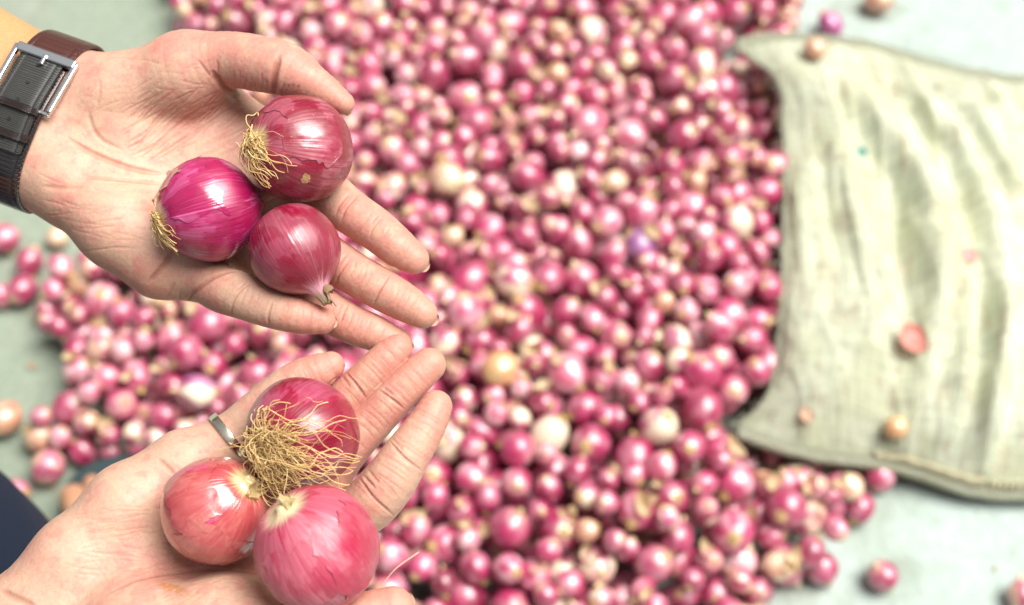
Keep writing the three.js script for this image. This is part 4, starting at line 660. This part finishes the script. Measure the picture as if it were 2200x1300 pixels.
// ------------------------------------------------------------------ the sack
{
  const sack = thing('burlap_sack', 'pale burlap sack lying flat with its open mouth towards the onion heap', 'sack');
  // rows run from the upper to the lower edge, columns from the mouth to the right: [px, py, height]
  const C = [
    [[1580, 98, 0.085], [1645, 84, 0.082], [1740, 86, 0.06], [1860, 98, 0.045], [1990, 140, 0.035], [2120, 165, 0.03], [2330, 185, 0.03]],
    [[1678, 182, 0.092], [1714, 188, 0.096], [1775, 192, 0.09], [1890, 196, 0.065], [2010, 215, 0.055], [2130, 240, 0.05], [2330, 260, 0.05]],
    [[1686, 280, 0.088], [1725, 290, 0.094], [1800, 310, 0.09], [1900, 330, 0.08], [2020, 360, 0.07], [2140, 380, 0.06], [2330, 400, 0.06]],
    [[1688, 480, 0.09], [1725, 490, 0.096], [1810, 500, 0.092], [1900, 520, 0.085], [2020, 540, 0.075], [2140, 560, 0.065], [2330, 580, 0.06]],
    [[1680, 680, 0.086], [1715, 690, 0.092], [1800, 700, 0.088], [1900, 720, 0.08], [2020, 740, 0.07], [2140, 760, 0.06], [2330, 780, 0.06]],
    [[1650, 858, 0.07], [1695, 862, 0.075], [1780, 860, 0.075], [1880, 890, 0.06], [2010, 920, 0.055], [2140, 930, 0.05], [2330, 940, 0.05]],
    [[1584, 925, 0.062], [1690, 962, 0.055], [1780, 982, 0.04], [1880, 992, 0.03], [1985, 1020, 0.022], [2100, 1056, 0.016], [2330, 1060, 0.016]],
  ];
  const rowCurve = C.map((row) => new THREE.CatmullRomCurve3(row.map(([x, y, h]) => onGround(x, y, h)), false, 'centripetal'));
  const folds = [[[1770, 140], [1880, 290], [1990, 470], [2010, 640], [1985, 960]], [[1870, 120], [2010, 250], [2110, 420], [2150, 640], [2120, 980]], [[2080, 560], [2070, 760], [2040, 960]], [[1990, 160], [2130, 310], [2230, 520]], [[1740, 250], [1800, 420], [1840, 640]], [[2150, 600], [2140, 800], [2110, 1000]], [[1960, 330], [1960, 480], [1955, 640]]].map((f) => f.map(([x, y]) => { const p = onGround(x, y, 0.06); return [p.x, p.z]; }));
  const foldAmp = [0.026, 0.022, 0.019, 0.019, 0.010, 0.019, 0.008], foldW = [0.018, 0.016, 0.012, 0.016, 0.014, 0.011, 0.012];
  const lift = (x, z) => {
    const bend = 0.05 * fbm(x * 5, 7, z * 5, 2) + 0.12 * (z - 0.0) * (z < 0 ? 1 : -0.25), rg = (f, q) => { const n = 1 - Math.abs(2 * noise((x - bend) * f + q, q, z * f * 0.22) - 1); return n * n * n * n; };
    let h = 0.010 * (fbm(x * 11, 4, z * 7, 3) - 0.5) + 0.004 * (noise(x * 40, 2, z * 22) - 0.5) + 0.016 * rg(20, 3) * fbm(x * 9, 1, z * 6, 2) + 0.0045 * rg(50, 9) + 0.003 * (fbm(x * 70, 5, z * 50, 2) - 0.5);
    folds.forEach((f, n) => { let d = 1e9, sg = 1, al = 0; for (let i = 0; i < f.length - 1; i++) { const [ax, az] = f[i], [bx, bz] = f[i + 1], t = clamp(((x - ax) * (bx - ax) + (z - az) * (bz - az)) / ((bx - ax) ** 2 + (bz - az) ** 2)), dx = x - ax - t * (bx - ax), dz = z - az - t * (bz - az), q = Math.hypot(dx, dz); if (q < d) { d = q; al = (i + t) / (f.length - 1); sg = Math.sign((bx - ax) * dz - (bz - az) * dx); } } const w = foldW[n], u = d / w * sg; h += foldAmp[n] * sstep(-0.02, 0.35, al) * sstep(1.02, 0.7, al) * (Math.exp(-u * u) - 0.45 * Math.exp(-((u - 1.5) ** 2) * 1.2)); });
    return h;
  };
  const NU = 200, NV = 240;
  const P = (u, v) => { const pts = rowCurve.map((c) => c.getPoint(u)), c = new THREE.CatmullRomCurve3(pts, false, 'centripetal'); return c.getPoint(v); };
  const base = []; for (let j = 0; j <= NV; j++) base.push(null);
  const cols = Array.from({ length: NU + 1 }, (_, i) => { const c = new THREE.CatmullRomCurve3(rowCurve.map((r) => r.getPoint(i / NU)), false, 'centripetal'); return Array.from({ length: NV + 1 }, (_, j) => c.getPoint(j / NV)); });
  const top = (u, v, off = 0) => { const p = cols[Math.round(u * NU)][Math.round(v * NV)], edge = sstep(0, 0.06, Math.min(u, 1)) * sstep(0, 0.05, v) * sstep(0, 0.05, 1 - v); return [p.x, Math.max(0.006, p.y + lift(p.x, p.z) * (0.25 + 0.75 * edge)) - off, p.z]; };
  const weave = dataTex(256, 256, (u, v) => { const x = u * 16, y = v * 16, a = Math.abs(Math.sin(x * Math.PI)), b = Math.abs(Math.sin(y * Math.PI)), over = (Math.floor(x) + Math.floor(y)) & 1; return [(over ? a * (0.6 + 0.4 * b) : b * (0.6 + 0.4 * a)) * (0.75 + 0.25 * noise(u * 40, v * 40, 3))]; }, false);
  const dye = dataTex(512, 512, (u, v) => { const thread = 0.5 * noise(u * 150, v * 12, 1) + 0.5 * noise(u * 12, v * 150, 2), patch = fbm(u * 7, v * 7, 5, 4); let c = mix3([0.71, 0.74, 0.52], [0.78, 0.82, 0.63], sstep(0.3, 0.7, patch)); c = mix3(c, [0.56, 0.48, 0.33], 0.5 * sstep(0.62, 0.7, fbm(u * 16, v * 16, 9, 3))); const g = 0.66 + 0.66 * thread; return c.map((x) => x * g); }, true);
  weave.repeat.set(15, 15); dye.repeat.set(1.6, 1.6);
  const burlap = new THREE.MeshStandardMaterial({ map: dye, bumpMap: weave, bumpScale: 0.0022, roughness: 0.95, side: THREE.DoubleSide });
  const sheet = mergeGeometries([grid(NU, NV, (u, v) => top(u, 1 - v)), grid(NU, NV, (u, v) => top(u, v, 0.0018))]);
  part('upper_cloth', sheet, burlap, sack);
  const low = grid(40, 48, (u, v) => { const p = cols[Math.round(u * NU)][Math.round((1 - v) * NV)]; return [p.x - 0.02 * (1 - u), 0.004 + 0.001 * noise(p.x * 30, 1, p.z * 30), p.z]; });
  part('lower_cloth', low, burlap, sack);
  const edgePts = (f, n) => Array.from({ length: n + 1 }, (_, i) => { const p = f(i / n); return V(p[0], p[1], p[2]); });
  part('mouth_hem', tube(edgePts((t) => { const p = top(0, t); return [p[0] + 0.002 * (noise(t * 60, 1, 2) - 0.5), p[1] + 0.003 * (noise(t * 45, 4, 2) - 0.5), p[2]]; }, 120), 0.0034, 240, 7), burlap, sack);
  part('side_seam', tube(edgePts((t) => { const p = top(t, 1); return [p[0], p[1] - 0.001, p[2]]; }, 60), 0.0075, 160, 8), burlap, sack);
  part('side_seam', tube(edgePts((t) => top(t, 0), 60), 0.0065, 160, 8), burlap, sack);
  { const fr = rng(8), th = []; for (let i = 0; i < 150; i++) { const a = top(0, Math.round(fr() * NV) / NV), l = 0.004 + 0.016 * fr() * fr(), d = V(-1, -0.5 * fr() + 0.3, (fr() - 0.5) * 1.6).normalize(), p0 = V(...a), p1 = p0.clone().addScaledVector(d, l * 0.5), p2 = p0.clone().addScaledVector(d, l).add(V((fr() - 0.5) * 0.006, -0.003, (fr() - 0.5) * 0.006)); th.push(tube([p0, p1, p2], 0.0006, 6, 4)); } part('frayed_threads', mergeGeometries(th), burlap, sack).userData.kind = 'stuff'; }
  // stitches along the lower seam
  const st = []; for (let i = 0; i < 46; i++) { const t = 0.5 + i / 46 * 0.5, a = top(Math.round(t * NU) / NU, 1), b = top(Math.round(t * NU) / NU, 0.975); st.push(tube([V(a[0], a[1] + 0.008, a[2]), V((a[0] + b[0]) / 2, (a[1] + b[1]) / 2 + 0.009, (a[2] + b[2]) / 2), V(b[0], b[1] + 0.002, b[2])], 0.0020, 6, 5)); }
  part('stitching', mergeGeometries(st), new THREE.MeshStandardMaterial({ color: new THREE.Color().setRGB(0.45, 0.42, 0.28), roughness: 0.9 }), sack);
  // things that lie on the sack
  const surf = (px, py) => { let best = null, bd = 1e9; for (let i = 0; i <= NU; i++) for (let j = 0; j <= NV; j++) { const t = top(i / NU, j / NV), q = pixelOf(V(...t)), d = (q[0] - px) ** 2 + (q[1] - py) ** 2; if (d < bd) { bd = d; best = t; } } return V(...best); };
  const lying = (px, py, rp, tone, label, k, axis) => { const p = surf(px, py), v = variants[tone][k], r = rp * pixelOf(p)[2] / FPX, g = new THREE.Group(); part('bulb', v.bulb, heapMat, g); part('dry_neck', v.neck, heapMat, g); part('root_tuft', v.tuft, rootMat, g); g.name = numbered('small_onion'); g.position.set(p.x, p.y + r * 0.9, p.z); g.scale.setScalar(r); g.quaternion.copy(quatTo(axis, 1)); scene.add(g); tag(g, label, 'onion', 'onions spilled from the sack'); };
  lying(1748, 122, 25, 'tan', 'tan pink onion lying on the upper corner of the sack', 0, V(1, 0.3, 0.4)); lying(1918, 932, 25, 'yellow', 'small orange onion lying on the sack near its lower seam', 0, V(0.6, 0.7, -0.4));
  const flake = (px, py, rp, color, label, name, seed) => {
    const p = surf(px, py), r = rp * pixelOf(p)[2] / FPX, q = grid(20, 14, (u, v) => { const a = u * 6.2832, k = v * (1 + 0.35 * (noise(Math.cos(a) * 2 + seed, Math.sin(a) * 2, seed) - 0.5)); return [Math.cos(a) * k, 0.55 * k * k + 0.12 * noise(a, v * 3, seed), -Math.sin(a) * k * 0.85]; });
    const m = shadows(new THREE.Mesh(q, new THREE.MeshPhysicalMaterial({ color: new THREE.Color().setRGB(...color), roughness: 0.45, transmission: 0.2, side: THREE.DoubleSide }))); m.name = numbered(name); m.scale.setScalar(r); m.position.set(p.x, p.y + 0.002, p.z); m.rotation.set(0.15, seed, -0.1); scene.add(m); tag(m, label, 'onion skin');
  };
  flake(1962, 742, 36, [0.62, 0.24, 0.20], 'cupped reddish onion skin lying on the lower half of the sack', 'onion_skin', 2); flake(2078, 552, 17, [0.75, 0.36, 0.36], 'small pink onion skin flake between the folds of the sack', 'onion_skin', 5);
  flake(1732, 898, 18, [0.55, 0.34, 0.24], 'brown onion skin scrap on the sack near its lower mouth corner', 'onion_skin', 8); flake(1850, 332, 12, [0.10, 0.30, 0.28], 'tiny teal scrap on the upper half of the sack', 'plastic_scrap', 11);
}
// dry skins among the onions
{
  const r = rng(31), list = [], tops = spheres.filter((s) => s.share > 0 && !s.loose);
  for (let i = 0; i < 240; i++) { const s = tops[Math.floor(r() * tops.length)], k = 0.004 + 0.007 * r(), seed = r() * 50; const g = grid(10, 6, (u, v) => { const a = u * 6.2832, q = v * (1 + 0.5 * (noise(Math.cos(a) * 2 + seed, Math.sin(a) * 2, 1) - 0.5)); return [Math.cos(a) * q * k, 0.7 * q * q * k, -Math.sin(a) * q * k * 0.7]; }); g.applyQuaternion(quatTo(V((r() - 0.5) * 1.4, 1, (r() - 0.5) * 1.4), r() * 6)); const o = V((r() - 0.5) * 1.2, 0.9, (r() - 0.5) * 1.2).normalize(); g.translate(s.x + o.x * s.r, s.y + o.y * s.r, s.z + o.z * s.r); list.push(g); }
  const m = shadows(new THREE.Mesh(mergeGeometries(list), flakeMat)); m.name = 'onion_skin_litter'; scene.add(m); tag(m, 'loose dry tan onion skins strewn over the heap', 'onion skins', null, 'stuff');
  { const gr = [], edge = heapEdge.length; for (let i = 0; i < 70; i++) { const k = Math.floor(r() * edge), [ax, az] = heapEdge[k], [bx, bz] = heapEdge[(k + 1) % edge], t = r(), x = lerp(ax, bx, t) + (r() - 0.5) * 0.28, z = lerp(az, bz, t) + (r() - 0.5) * 0.28, q = 0.002 + 0.006 * r() * r(), seed = r() * 40; if (inEdge(x, z) > 0) continue; const g = grid(9, 4, (u, v) => { const a = u * 6.2832, w = v * (1 + 0.7 * (noise(Math.cos(a) * 2 + seed, Math.sin(a) * 2, 1) - 0.5)); return [Math.cos(a) * w * q, 0.0025 + 0.5 * w * w * q * noise(a, seed, 1), -Math.sin(a) * w * q * 0.6]; }); g.rotateY(r() * 6); g.translate(x, 0, z); gr.push(g); }
    const gm = shadows(new THREE.Mesh(mergeGeometries(gr), new THREE.MeshStandardMaterial({ color: new THREE.Color().setRGB(0.36, 0.24, 0.13), roughness: 0.8, side: THREE.DoubleSide }))); gm.name = 'ground_litter'; scene.add(gm); tag(gm, 'small scraps of dry onion skin scattered on the concrete', 'litter', null, 'stuff'); }
  const a = toWorld(...hp(822, 1256, 26).slice(0, 3)), b = toWorld(...hp(850, 1222, 30).slice(0, 3)), c = toWorld(...hp(900, 1186, 32).slice(0, 3));
  const h = shadows(new THREE.Mesh(tint(tube([a, b, c], 0.00026, 20, 5), [0.6, 0.5, 0.34]), rootMat)); h.name = 'root_strand'; scene.add(h); tag(h, 'single pale root strand sticking up from the thumb of the lower hand', 'root strand');
}
renderer.render(scene, camera);
